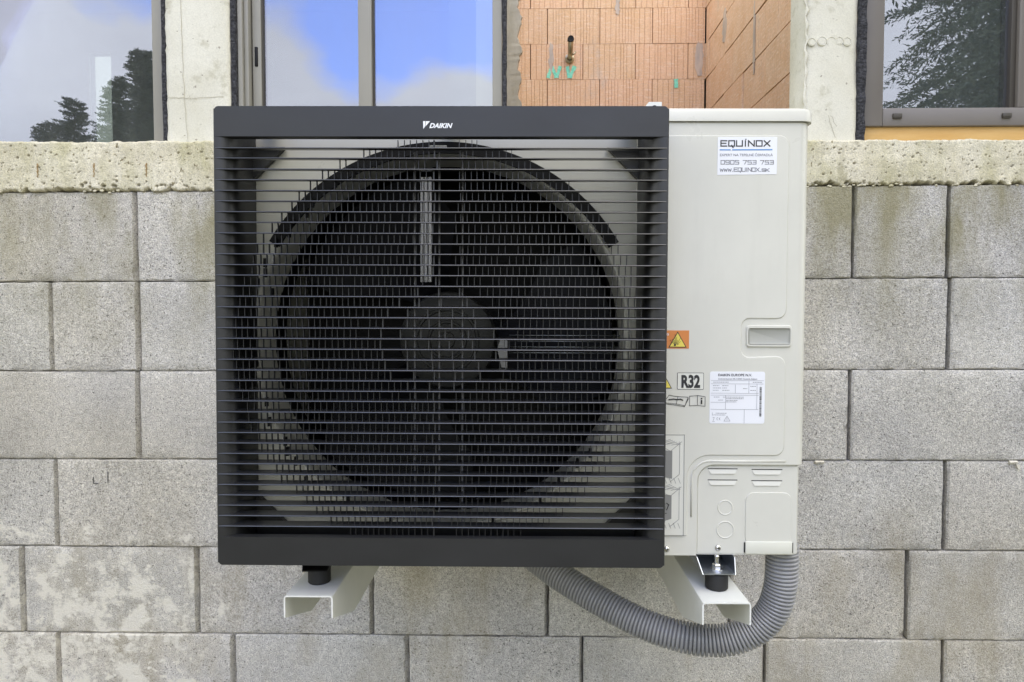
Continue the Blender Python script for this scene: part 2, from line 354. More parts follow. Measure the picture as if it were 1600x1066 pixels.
# ================================================================== concrete block wall
bw = empty('block_wall', (0, 0, 0), 'grey concrete block wall below the ledge, white lime bloom on its low left blocks', 'wall')
ZJ = [1.8495 - .2525 * i for i in range(9)]; SL = [.0048, .0036, .0030, .0017, .0007, -.001, -.001, -.001, -.001]
rows = [[-2.083, -1.583, -1.0833, -.583, -.083, .417, .9113, 1.1707, 1.67, 2.17],
        [-2.33, -1.83, -1.3272, -1.0795, -.5795, -.0795, .1786, .6786, 1.1786, 1.68, 2.18],
        [-2.085, -1.585, -1.0849, -.585, -.085, .415, .9104, 1.41, 1.91, 2.41],
        [-2.325, -1.825, -1.3258, -.825, -.324, .177, .679, 1.1805, 1.68, 2.18],
        [-1.93, -1.429, -.9262, -.4259, .0716, .5856, 1.0803, 1.58, 2.08],
        [-2.33, -1.83, -1.329, -.8248, -.3252, .1702, .6862, 1.185, 1.685, 2.185],
        [-2.08, -1.58, -1.08, -.58, -.08, .42, .92, 1.42, 1.92],
        [-2.33, -1.83, -1.33, -.83, -.33, .17, .67, 1.17, 1.67, 2.17]]
for r_w in rows:                                # carry the wall on past the frame on both sides
    while r_w[0] > -3.6: r_w.insert(0, r_w[0] - .5)
    while r_w[-1] < 3.3: r_w.append(r_w[-1] + .5)
def block(x0, x1, zl0, zl1, zr0, zr1, dy):
    """one block: bevelled, slightly uneven edges, deep chamfer on its upright ends"""
    mb = MB(); n = max(4, int((x1 - x0) / .02)); k = 12
    cx_, cz_ = .0085, .0045; cyx, cyz = .013, .004
    cl, cr_ = .0045, .011
    us = [0, cl] + list(np.linspace(cl, x1 - x0 - cr_, n + 1)[1:-1]) + [x1 - x0 - cr_, x1 - x0]
    ts = [0, cz_ / .25] + list(np.linspace(cz_ / .25, 1 - cz_ / .25, k + 1)[1:-1]) + [1 - cz_ / .25, 1]
    nu, nt_ = len(us), len(ts); V = []
    for j, t in enumerate(ts):
        for i, u in enumerate(us):
            f = u / (x1 - x0); zb = zl0 * (1 - f) + zr0 * f; zt = zl1 * (1 - f) + zr1 * f
            x = x0 + u; z = zb + (zt - zb) * t; y = dy
            e = rng.normal(0, .0006)
            if i in (0, nu - 1): y = dy + (.005 if i == 0 else .019); x += e
            elif i in (1, nu - 2): x += rng.normal(0, .0007)
            if j in (0, nt_ - 1): y = max(y, dy + cyz); z += rng.normal(0, .0005)
            elif j in (1, nt_ - 2): z += rng.normal(0, .0011); y += abs(rng.normal(0, .0004))
            if (j in (1, nt_ - 2) or i in (1, nu - 2)) and rng.random() < .035:      # knocked-off arris
                y += rng.uniform(.003, .008); x += (.006 if i == 1 else -.006 if i == nu - 2 else 0); z += (.005 if j == 1 else -.005 if j == nt_ - 2 else 0)
            V.append((x, y + rng.normal(0, .0002), z))
    F = [(j * nu + i, j * nu + i + 1, (j + 1) * nu + i + 1, (j + 1) * nu + i) for j in range(nt_ - 1) for i in range(nu - 1)]
    ring = [i for i in range(nu)] + [j * nu + nu - 1 for j in range(1, nt_)] + [(nt_ - 1) * nu + i for i in range(nu - 2, -1, -1)] + [j * nu for j in range(nt_ - 2, 0, -1)]
    b0 = len(V); m_ = len(ring)
    for r_ in ring: V.append((V[r_][0], .2, V[r_][2]))
    F += [(ring[(i + 1) % m_], ring[i], b0 + i, b0 + (i + 1) % m_) for i in range(m_)]
    F.append(tuple(b0 + i for i in range(m_ - 1, -1, -1)))
    return mb.add(V, F)
marked = None
for i, xs_ in enumerate(rows):
    for j in range(len(xs_) - 1):
        x0, x1 = xs_[j] + .0014, xs_[j + 1] - .0014
        g = .0012
        mb = block(x0, x1, ZJ[i + 1] + SL[i + 1] * x0 + g, ZJ[i] + SL[i] * x0 - g, ZJ[i + 1] + SL[i + 1] * x1 + g, ZJ[i] + SL[i] * x1 - g, float(rng.normal(0, .0013)))
        o = mb.build('block', BLOCK, bw, angle=35)
        if i == 3 and abs(xs_[j] + 1.3258) < 1e-6: marked = o
# pencil marks on one block
my = float(np.median([v.co.y for v in marked.data.vertices if v.co.y < .1]))
for pg in ([(-1.2212, 1.0208), (-1.2055, 1.0208), (-1.2055, 1.0230), (-1.2189, 1.0230), (-1.2189, 1.0400), (-1.2212, 1.0400)], [(-1.1791, 1.024), (-1.1768, 1.024), (-1.1768, 1.055), (-1.1791, 1.055)]):
    MB().prism_y(pg, my - .0012, my - .0006).build('pencil_mark', PEN, marked)
# backing mortar behind the open joints
MB().box(-3.5, 3.25, .03, .19, 0, 1.82).build('core', MORTAR, bw)

# ================================================================== cast concrete ledge
def field(n0, n1, sc0, sc1, seed):
    r_ = np.random.default_rng(seed); out = np.zeros((n0, n1))
    yy, xx = np.mgrid[0:n0, 0:n1]
    for k in range(5):
        c0, c1 = max(2, int(n0 / sc0 * 2 ** k) + 2), max(2, int(n1 / sc1 * 2 ** k) + 2); g = r_.normal(0, 1, (c0 + 1, c1 + 1))
        fy, fx = yy / n0 * (c0 - 1), xx / n1 * (c1 - 1); iy, ix = fy.astype(int), fx.astype(int); ty, tx = fy - iy, fx - ix; ty = ty * ty * (3 - 2 * ty); tx = tx * tx * (3 - 2 * tx)
        out += (g[iy, ix] * (1 - ty) * (1 - tx) + g[iy + 1, ix] * ty * (1 - tx) + g[iy, ix + 1] * (1 - ty) * tx + g[iy + 1, ix + 1] * ty * tx) * .55 ** k
    return out
def ledge():
    X0, X1 = -2.2, 2.1; st = .0026; nxl = int((X1 - X0) / st); nz = 56
    x = np.linspace(X0, X1, nxl)[None, :].repeat(nz, 0); t = np.linspace(0, 1, nz)[:, None].repeat(nxl, 1)
    zb = 1.8515 + .0048 * x; zt = 1.9808 - .0021 * x
    f1 = field(nz, nxl, 40, 60, 3); edge_b = field(2, nxl, 2, 6, 5)[0]; edge_t = field(2, nxl, 2, 10, 6)[0]
    zb = zb + .0018 * edge_b[None, :]; zt = zt + .0014 * edge_t[None, :]
    z = zb + (zt - zb) * t
    y = -.004 + .0011 * f1
    # rounded crumbling upper and lower arris
    y += .012 * np.clip(1 - (1 - t) / .05, 0, 1) ** 2 + .010 * np.clip(1 - t / .06, 0, 1) ** 2 * (1 + .6 * edge_b[None, :])
    pits = [(rng.uniform(X0, X1), rng.uniform(.04, .95), abs(rng.normal(0, .0008)) + .0011) for _ in range(1000)]
    pits += [(rng.uniform(X0, X1), abs(rng.normal(0, .05)) + .012, rng.uniform(.0012, .0034)) for _ in range(100)]
    pits += [(rng.normal(c, .07), abs(rng.normal(0, .05)) + .02, rng.uniform(.002, .005)) for c in (-1.16, -1.0, .83, .95) for _ in range(9)]
    hole = np.zeros_like(y)
    for px, pt, r_ in pits:
        pz = 1.8515 + .129 * pt
        i0 = int((px - X0) / st); a, b = max(0, i0 - 6), min(nxl, i0 + 7)
        sx, sz = 1 + .7 * rng.random(), 1.0
        d = ((x[:, a:b] - px) / sx) ** 2 + ((z[:, a:b] - pz) / sz) ** 2
        y[:, a:b] += (r_ * 1.7) * np.clip(1 - d / r_ ** 2, 0, 1) ** .6
        hole[:, a:b] = np.maximum(hole[:, a:b], np.clip(1.25 - d / r_ ** 2, 0, 1))
    V = list(zip(x.ravel(), y.ravel(), z.ravel()))
    F = [(j * nxl + i, j * nxl + i + 1, (j + 1) * nxl + i + 1, (j + 1) * nxl + i) for j in range(nz - 1) for i in range(nxl - 1)]
    mb = MB(); mb.v = [tuple(map(float, p)) for p in V]; mb.f = F
    mb.hole = hole.ravel().tolist()
    n = len(mb.v); bot = list(range(nxl)); top = list(range((nz - 1) * nxl, nz * nxl))
    mb.v += [(mb.v[i][0], .2, mb.v[i][2]) for i in bot]; mb.v += [(mb.v[i][0], .2, mb.v[i][2]) for i in top]
    mb.f += [(bot[i + 1], bot[i], n + i, n + i + 1) for i in range(nxl - 1)] + [(top[i], top[i + 1], n + nxl + i + 1, n + nxl + i) for i in range(nxl - 1)]
    for xa, xb in ((-3.7, X0), (X1, 3.45)):
        mb.box(xa, xb, -.004, .2, 1.8515 + .0048 * (xa + xb) / 2, 1.981)
    return mb
lm_ = ledge(); lo = lm_.build('concrete_ledge', LEDGE, smooth=True)
at_ = lo.data.attributes.new('hole', 'FLOAT', 'POINT'); at_.data.foreach_set('value', lm_.hole + [0.0] * (len(lm_.v) - len(lm_.hole)))
tag(lo, 'rough cream cast concrete ledge with bug holes running above the grey blocks', 'ledge', kind='thing')
# rusty tie wires left by the shuttering, each with its run of rust
for k, (px, pz) in enumerate([(-1.354, 1.921), (-1.195, 1.921), (-1.048, 1.921)]):
    s_ = MB()
    for q in range(9):
        w_ = .0034 * (1 - q / 11) * (.7 + .6 * rng.random()); zz = pz - q * .0042; xx = px + .001 * math.sin(q * 2.1 + k)
        s_.prism_y([(xx - w_ / 2, zz - .0044), (xx + w_ / 2, zz - .0044), (xx + w_ / 2, zz), (xx - w_ / 2, zz)], -.0068 - .00003 * q, .0)
    s_.build('rust_streak', RUST, lo)
# drips of concrete squeezed out over the block joints
dm = MB()
for k in range(40):
    x = rng.uniform(-1.5, 1.4) if k < 9 else float(rng.choice([-1.22, -1.12, .86, .98, 1.18]) + rng.normal(0, .05)); r_ = rng.uniform(.002, .0055)
    c = (x, -.001, 1.8495 + .0048 * x + rng.uniform(-.004, .004))
    bm = bmesh.new(); bmesh.ops.create_icosphere(bm, subdivisions=1, radius=r_)
    dm.add([(c[0] + v.co.x * rng.uniform(1, 1.9), c[1] + v.co.y * .55, c[2] + v.co.z * rng.uniform(.6, 1)) for v in bm.verts], [[v.index for v in f.verts] for f in bm.faces]); bm.free()
tag(dm.build('concrete_drips', LEDGE, lo, smooth=True), kind='stuff')

# ================================================================== pillars between the openings
def slab(x0, x1, y0, y1, z0, z1, seed, amp=.0012):
    n0, n1 = int((z1 - z0) / .012), max(6, int((x1 - x0) / .012)); f = field(n0 + 1, n1 + 1, 20, 8, seed) * amp
    V = []; F = []
    for j in range(n0 + 1):
        for i in range(n1 + 1):
            e = .004 if i in (0, n1) else 0
            V.append((x0 + (x1 - x0) * i / n1 + (rng.normal(0, .0008) if i in (0, n1) else 0), y0 + float(f[j, i]) + e, z0 + (z1 - z0) * j / n0))
    w = n1 + 1
    F = [(j * w + i, j * w + i + 1, (j + 1) * w + i + 1, (j + 1) * w + i) for j in range(n0) for i in range(n1)]
    n = len(V)
    for j in range(n0 + 1): V.append((x0, y1, z0 + (z1 - z0) * j / n0))
    for j in range(n0 + 1): V.append((x1, y1, z0 + (z1 - z0) * j / n0))
    F += [(j * w, (j + 1) * w, n + j + 1, n + j) for j in range(n0)] + [((j + 1) * w + n1, j * w + n1, n + n0 + 1 + j, n + n0 + 2 + j) for j in range(n0)]
    F.append((n, n + n0, n + 2 * n0 + 1, n + n0 + 1))
    return MB().add(V, F)
ZT = 3.1
p1 = slab(-1.0025, -.8225, .022, .30, 1.975, ZT, 21).build('concrete_pillar', PILLAR, smooth=True)
tag(p1, 'pale smooth concrete pillar standing on the ledge just left of the black grille top', 'pillar', 'concrete pillars on the ledge', 'thing')
p2 = slab(.7755, .919, .022, .128, 1.975, ZT, 22, .002).build('concrete_pillar', PILLAR, smooth=True)
tag(p2, 'pale concrete pillar with ragged seam and round plug marks right of the bricks', 'pillar', 'concrete pillars on the ledge', 'thing')
sm = MB(); pts = [(.7775 + .0022 * math.sin(q * 1.9) + float(rng.normal(0, .0013)), .0235, 1.985 + q * .013) for q in range(84)]
sm.tube(pts, [float(abs(rng.normal(.0030, .0014)) + .001) for _ in pts], 6).build('shuttering_seam', PILLAR, p2, smooth=True)
for k, (px, pr) in enumerate([(.793, .010), (.821, .012), (.846, .0125), (.868, .010), (.889, .011)]):
    MB().lathe([(0, -.0018), (pr * .72, -.0018), (pr * .80, -.001), (pr * .92, -.001), (pr, -.0024), (pr * 1.08, .002)], (px, .0215, 2.2495 + .002 * (k % 2)), 'y', 20).build('plug', PILLAR, p2, angle=30)
def crack(pts, w, par, name='hairline_crack'):  # flat strips in a tone slightly darker than the concrete
    P2 = []
    for a, b in zip(pts[:-1], pts[1:]):
        for q in range(8): P2.append((a[0] + (b[0] - a[0]) * q / 8 + float(rng.normal(0, .0008)), a[1] + (b[1] - a[1]) * q / 8 + float(rng.normal(0, .0008))))
    P2.append(pts[-1]); MB().stroke(P2, w, .0205, .0004).build(name, CRACKM, par)
crack([(-.957, 2.42), (-.954, 2.25), (-.951, 2.12), (-.946, 2.03), (-.943, 1.99)], .0011, p1); crack([(-1.0, 2.108), (-.93, 2.107), (-.84, 2.110)], .0009, p1)
crack([(.845, 2.06), (.858, 2.03), (.872, 2.01), (.880, 1.985)], .0013, p2); crack([(.842, 2.05), (.850, 2.02), (.862, 1.99)], .001, p2)
# the house wall that carries the panes down to the floor level behind the ledge is hidden by the ledge itself

# ================================================================== windows
def pane(x0, x1, z0, z1, y, parent):
    return MB().box(x0, x1, y, y + .006, z0, z1).build('glass_pane', GLASS, parent)
def bar(name, x0, x1, y0, y1, z0, z1, parent, mat=FRAME, r=.0025):
    return MB().bbox(x0, x1, y0, y1, z0, z1, r, 2).build(name, mat, parent, angle=40)
def tape(x0, x1, z0, z1, parent, y=.026, j=.0005):
    n = int((z1 - z0) / .02); V = []; F = []
    for q in range(n + 1):
        a, b = rng.normal(0, j, 2); zz = z0 + (z1 - z0) * q / n; d = rng.normal(0, j * 1.3)
        V += [(x0 + a, y + .006, zz), (x0 + a + .003, y + d, zz), (x1 + b - .003, y + d, zz), (x1 + b, y + .006, zz)]
    F = [(q * 4 + k, q * 4 + k + 1, q * 4 + k + 5, q * 4 + k + 4) for q in range(n) for k in range(3)]
    V += [(x0, .1, z0), (x1, .1, z0), (x1, .1, z1), (x0, .1, z1)]
    return MB().add(V, F).build('joint_tape', TAPE, parent)
ZS = 1.93                                    # frames stand down behind the ledge
w1 = empty('window', (-1.7, .05, ZS), 'window left of the first pale pillar, its glass mirroring grey cloud and dark tree tops', 'window', 'dark framed windows of the unfinished house')
W = lambda o, p: (setattr(o, 'matrix_parent_inverse', Matrix.Translation(-p.location)), o)[1]
for o in (bar('frame', -1.0475, -1.0185, .035, .10, ZS, ZT, w1, FRAMEL), bar('frame', -2.6, -2.54, .035, .10, ZS, ZT, w1, FRAMEL), bar('frame', -2.54, -1.0475, .037, .10, ZS, ZS + .04, w1, FRAMEL), bar('frame', -2.54, -1.0475, .037, .10, ZT - .06, ZT, w1, FRAMEL),
          tape(-1.0185, -1.0020, ZS, ZT, w1), pane(-2.54, -1.0475, ZS + .04, ZT - .06, .055, w1)): W(o, w1)
w2 = empty('window', (-.42, .05, ZS), 'two-pane sliding window above the black grille mirroring blue sky between white clouds', 'window', 'dark framed windows of the unfinished house')
for o in (tape(-.8228, -.8035, ZS, ZT, w2), bar('frame', -.8032, -.7895, .032, .12, ZS, ZT, w2, FRAMEL), bar('frame', -.789, -.776, .042, .12, ZS, ZT, w2, FRAMEL),
          bar('track', -.776, -.764, .085, .12, ZS, ZT, w2, FRAMED, .001), bar('sash', -.7725, -.7475, .060, .098, ZS, ZT, w2, FRAMEL), bar('sash_bead', -.7472, -.743, .066, .09, ZS, ZT, w2, FRAMED, .0008),
          bar('mullion', -.4655, -.4275, .040, .10, ZS, ZT, w2, FRAMEL), bar('mullion_seal', -.4272, -.4235, .052, .09, ZS, ZT, w2, FRAMED, .0008),
          bar('frame', -.0870, -.0605, .035, .11, ZS, ZT, w2, FRAMEL), tape(-.0602, -.0462, ZS, ZT, w2),
          bar('frame', -.776, -.087, .0975, .12, ZS, ZS + .04, w2, FRAMEL), bar('frame', -.776, -.087, .0975, .12, ZT - .05, ZT, w2, FRAMEL),
          pane(-.7434, -.4655, ZS + .01, ZT - .01, .074, w2), pane(-.4240, -.0870, ZS + .01, ZT - .01, .062, w2)): W(o, w2)
hm = MB().bbox(-.7655, -.7565, .0565, .064, 2.2065, 2.262, .0025, 2).build('pull_slot', DARK, w2, angle=40); W(hm, w2)
w3 = empty('window', (1.6, .05, 1.995), 'window right of the seamed pillar above a yellow board, its glass mirroring a big conifer', 'window', 'dark framed windows of the unfinished house')
for o in (tape(.9195, .9465, 1.975, ZT, w3, .022, .0011), bar('frame', .947, .998, .034, .11, 2.024, ZT, w3), bar('frame', .9982, 2.3, .034, .11, 2.024, 2.0735, w3), bar('frame', .9982, 2.3, .034, .11, ZT - .06, ZT, w3),
          bar('mullion', 1.3665, 1.385, .034, .11, 2.0737, ZT - .06, w3), bar('mullion', 1.3865, 1.45, .038, .11, 2.0737, ZT - .06, w3),
          bar('glazing_bead', 1.352, 1.3663, .045, .09, 2.0737, ZT - .06, w3, FRAMED, .001),
          bar('base_board', .9467, 2.3, .045, .14, 1.975, 2.0238, w3, WOOD, .0015),
          pane(.998, 1.3665, 2.0735, ZT - .06, .058, w3), pane(1.45, 2.25, 2.0735, ZT - .06, .058, w3)): W(o, w3)
for x in (1.0235, 1.3235):
    d_ = MB().bbox(x, x + .025, .027, .0345, 2.045, 2.0575, .0022, 2); d_.box(x + .001, x + .024, .0285, .034, 2.0435, 2.0452)
    W(d_.build('drain_cap', FRAMED, w3, angle=40), w3)

# rooms behind the panes
def room(x0, x1, y0, y1, z0, z1, slit=None, nook=None):
    mb = MB(); t = .08
    if nook:                                   # shallow bay behind the pane, in front of the recess's side wall
        a, yb = nook; mb.box(a, a + t, .13, yb, z0, z1); mb.box(a + t, x1 + t, .13, yb, z1, z1 + t); mb.box(a, x1 + t, .13, yb, z0 - t, z0); mb.box(x1, x1 + t, .13, yb, z0, z1); mb.box(a + t, x0 - t, yb - .05, yb - .002, z0, z1)
    mb.box(x0 - t, x0, y0, y1, z0, z1); mb.box(x1, x1 + t, y0, y1, z0, z1); mb.box(x0 - t, x1 + t, y0, y1 + t, z0 - t, z0); mb.box(x0 - t, x1 + t, y0 - .05, y1 + t, z1, z1 + t)
    if nook: mb.box(2.3, x1 + t, .05, .125, z0, z1)
    else: mb.box(x0 - t, -2.6, .05, .125, z0, z1); mb.box(-1.002, -.823, .301, .34, z0, z1)
    if slit:
        a, b, c, d = slit
        mb.box(x0 - t, a, y1, y1 + t, z0, z1); mb.box(b, x1 + t, y1, y1 + t, z0, z1); mb.box(a, b, y1, y1 + t, z0, c); mb.box(a, b, y1, y1 + t, d, z1)
    else: mb.box(x0 - t, x1 + t, y1, y1 + t, z0, z1)
    return tag(mb.build('room', ROOMM), kind='structure')
rm = room(-4.6, -.22, .13, 3.2, 1.84, 3.75, (-3.26, -3.09, 1.9, 3.46))
SLITG = Mat('dimming_pane', (.10, .11, .11), .2, 0, .5); SLITG.b.inputs['Transmission Weight'].default_value = 0; SLITG.b.inputs['Alpha'].default_value = .45  # dark tinted pane added to dim the daylight through the slit
MB().box(-3.26, -3.09, 3.22, 3.226, 1.9, 3.46).build('glass_pane', SLITG.m, rm)
room(1.70, 4.6, .60, 2.9, 1.84, ZT + .02, None, (.97, .60))

# ================================================================== brick recess between the middle window and the right pillar
bwall = empty('brick_wall', (.6, 3.0, 1.9), 'back wall of orange grooved clay bricks with green sprayed letters', 'wall')
def brick_mesh(w, h, d, seed):
    r_ = np.random.default_rng(seed); prof = [(0, .007), (.002, 0)]; x = .002
    while x < w - .045:
        x += float(r_.choice([.018, .02, .034, .036])); prof += [(x, 0), (x + .0013, .0055), (x + .0026, 0)]; x += .0026
    prof += [(w - .002, 0), (w, .007)]; prof += [(w, d), (0, d)]
    mb = MB().prism_z(prof, 0, h); me = bpy.data.meshes.new('brick'); me.from_pydata(mb.v, [], mb.f); return me
BW, BH = .3725, .2485
meshes = [brick_mesh(BW - .003, BH - .0022, .24, s_) for s_ in range(5)]
for me in meshes: me.materials.append(BRICK)
def cut_brick(w, s_, mat=BRICK):
    me = brick_mesh(w, BH - .0022, .24, s_); me.materials.append(mat); return me
ZB = [3.174 - .2487 * k + .2487 * 3 for k in range(9)]       # tops of the courses, 3.92 downwards
offs = [.051, .171, .051, .171, .058, .171, .058, .171, .051]
for k, zt in enumerate(ZB):
    xs0 = -.125; a = offs[k] - .3725
    x = a
    while x < 1.30:
        l, r_ = max(x, xs0), min(x + BW, 1.31)
        if r_ - l > .03:
            me = meshes[int(rng.integers(5))] if r_ - l > BW - .004 else cut_brick(r_ - l - .004, k * 7 + int(x * 10) % 5)
            o = bpy.data.objects.new('brick', me); COL.objects.link(o); o.parent = bwall
            o.location = (l - .6, float(rng.normal(0, .0016)), zt - BH - 1.9)
        x += BW
# cement smeared over the left ends of the courses
n = 90; V = []; F = []
for q in range(n + 1):
    zz = 1.9 + 2.05 * q / n; e = -.024 + .011 * math.sin(q * .7) + float(rng.normal(0, .006))
    V += [(-.125, 2.985, zz), (e - .006, 2.984 + float(rng.normal(0, .0015)), zz), (e, 3.0, zz)]
F = [(q * 3 + i, q * 3 + i + 1, q * 3 + i + 4, q * 3 + i + 3) for q in range(n) for i in range(2)]
for q in (MB().add(V, F).build('cement_smear', RENDER, bwall),): W(q, bwall)
def spray(strokes, w, y=2.9975):
    mb = MB()
    for st in strokes:
        for (a, b) in zip(st[:-1], st[1:]):
            a, b = np.array(a), np.array(b); m_ = 9; L_, R_ = [], []
            d = (b - a) / np.linalg.norm(b - a); nn = np.array((-d[1], d[0]))
            for q in range(m_ + 1):
                p = a + (b - a) * q / m_; ww = w / 2 * (.75 + .5 * rng.random()); L_.append(tuple(p + nn * ww)); R_.append(tuple(p - nn * ww * (.8 + .4 * rng.random())))
            mb.prism_y(R_ + L_[::-1], y - .0012, y)
            y -= .0002
    return mb
g1 = spray([[(.1735, 3.1846), (.2002, 3.2633)], [(.2002, 3.2633), (.2352, 3.1864)], [(.2352, 3.1864), (.2619, 3.2665)]], .023); W(g1.build('paint_mark', GREENP, bwall), bwall)
g2 = spray([[(.3112, 3.2648), (.3231, 3.1838)], [(.3270, 3.1838), (.3650, 3.2659)]], .025, 2.9968); W(g2.build('paint_mark', GREENP, bwall), bwall)
g3 = spray([[(1.0805, 3.172), (1.0857, 3.110)]], .028, 2.9975); W(g3.build('paint_mark', GREENP, bwall), bwall)
def smear(pts, name='mortar_smear', y=2.9975, par=None):
    W(MB().prism_y(pts, y - .0015, y).build(name, GREYSMEAR, par or bwall), par or bwall)
def blob(cx_, cz_, rx, rz, n=26): return [(cx_ + rx * math.copysign(abs(math.cos(a)) ** .6, math.cos(a)) * (.6 + .6 * rng.random()), cz_ + rz * math.sin(a) * (.85 + .2 * rng.random())) for a in np.linspace(0, 2 * math.pi, n, endpoint=False)]
smear(blob(.196, 3.33, .018, .10)); smear(blob(.665, 3.69, .018, .07)); smear(blob(1.245, 3.31, .030, .125), y=2.9972)
W(MB().box(-.125, 1.6, 3.235, 3.4, 1.9, 3.95).box(1.30, 1.6, 3.01, 3.234, 1.9, 3.95).build('mortar_core', MORTAR, bwall), bwall)
# pipe stub
ps = empty('pipe_stub', (.327, 2.97, 3.39), 'short brass pipe stub with a dark open end sticking out of the orange bricks', 'pipe')
c0 = Vector((.329, 3.02, 3.315)); 
W(MB().lathe([(.012, 0), (.03, -.004), (.033, -.014), (.02, -.02), (.019, -.024)], (.327, 2.999, 3.316), 'y', 20).build('flange', BRASS, ps, angle=40), ps)
W(MB().tube([(.327, 2.985, 3.318), (.327, 2.93, 3.33), (.327, 2.905, 3.35), (.327, 2.895, 3.38), (.327, 2.888, 3.405)], [.018, .018, .019, .019, .019], 16).build('pipe', BRASS, ps, angle=50), ps)
W(MB().lathe([(.0, -.004), (.014, -.003), (.021, -.006), (.0225, .004), (.0225, .03)], (.327, 2.872, 3.408), 'y', 18).build('collar', DARK, ps, angle=40), ps)
W(MB().tube([(.337, 2.93, 3.318), (.352, 2.92, 3.322), (.366, 2.925, 3.338)], .006, 8).build('lever', BRASS, ps, smooth=True), ps)
# side wall of the recess
swall = empty('brick_wall', (1.29, 2.2, 1.9), 'side wall of orange clay bricks running back from the seamed pillar to the corner', 'wall')
def side_mesh(l, seed):
    r_ = np.random.default_rng(seed); prof = [(0, .003), (.003, 0)]; x = .003
    while x < l - .05:
        x += float(r_.choice([.022, .03, .055])); prof += [(x, 0), (x + .0015, .004), (x + .003, 0)]; x += .003
    prof += [(l - .003, 0), (l, .003)]
    pts = [(d, -u) for u, d in prof]                       # x = depth into wall, y = back along the wall
    pts = [(.165, 0)] + pts + [(.165, -l)]
    mb = MB().prism_z(pts[::-1], 0, BH - .0075); me = bpy.data.meshes.new('brick'); me.from_pydata(mb.v, [], mb.f); me.materials.append(BRICK2); return me
sms = [side_mesh(BW - .003, 40 + s_) for s_ in range(4)]
for k, zt in enumerate(ZB):
    yv = 2.996 + (.12 if k % 2 else .29) - .0
    while yv > .62:
        top = min(yv, 2.996); l = top - max(yv - BW, .62)
        if l > .03:
            me = sms[int(rng.integers(4))] if abs(l - BW) < .002 else side_mesh(l - .003, 60 + k)
            o = bpy.data.objects.new('brick', me); COL.objects.link(o); o.parent = swall; o.location = (float(rng.normal(.002, .0025)), top - 2.2, zt - BH - 1.9)
        yv -= BW
W(MB().box(1.46, 1.6, .62, 2.99, 1.9, 3.95).build('mortar_core', MORTAR, swall), swall)
for (yc, zc_, ry, rz) in ((1.98, 3.05, .018, .20), (2.55, 3.35, .05, .11)):
    pts = [(zz, yy) for yy, zz in [(1.0, 1.0)]]
    bl = blob(yc, zc_, ry, rz); mb = MB(); nb = len(bl)
    mb.add([(1.2885, a, b) for a, b in bl] + [(1.2915, a, b) for a, b in bl], [tuple(range(nb - 1, -1, -1))] + [(i, (i + 1) % nb, (i + 1) % nb + nb, i + nb) for i in range(nb)])
    W(mb.build('mortar_smear', GREYSMEAR, swall), swall)

# ================================================================== heat pump
B0 = (0.0, -.315, 1.0245)
hp = empty('heat_pump', (-.0024, -.3178, 1.0225), 'ivory outdoor heat pump unit with a black louvred front grille on the block wall', 'heat pump', None, 0); hp.rotation_euler = (R(-.454), R(.205), R(.332))
def hb(mb, name, mat, parent=None, **k):
    o = mb.build(name, mat, None, origin=B0, **k); o.parent = parent or hp; return o
FY = -.545; XL, XR = -.5425, .5603; ZB0, ZT0 = 1.0215, 1.905; ZS0 = 1.2045
FC = (-.163, 1.447); FR = .376
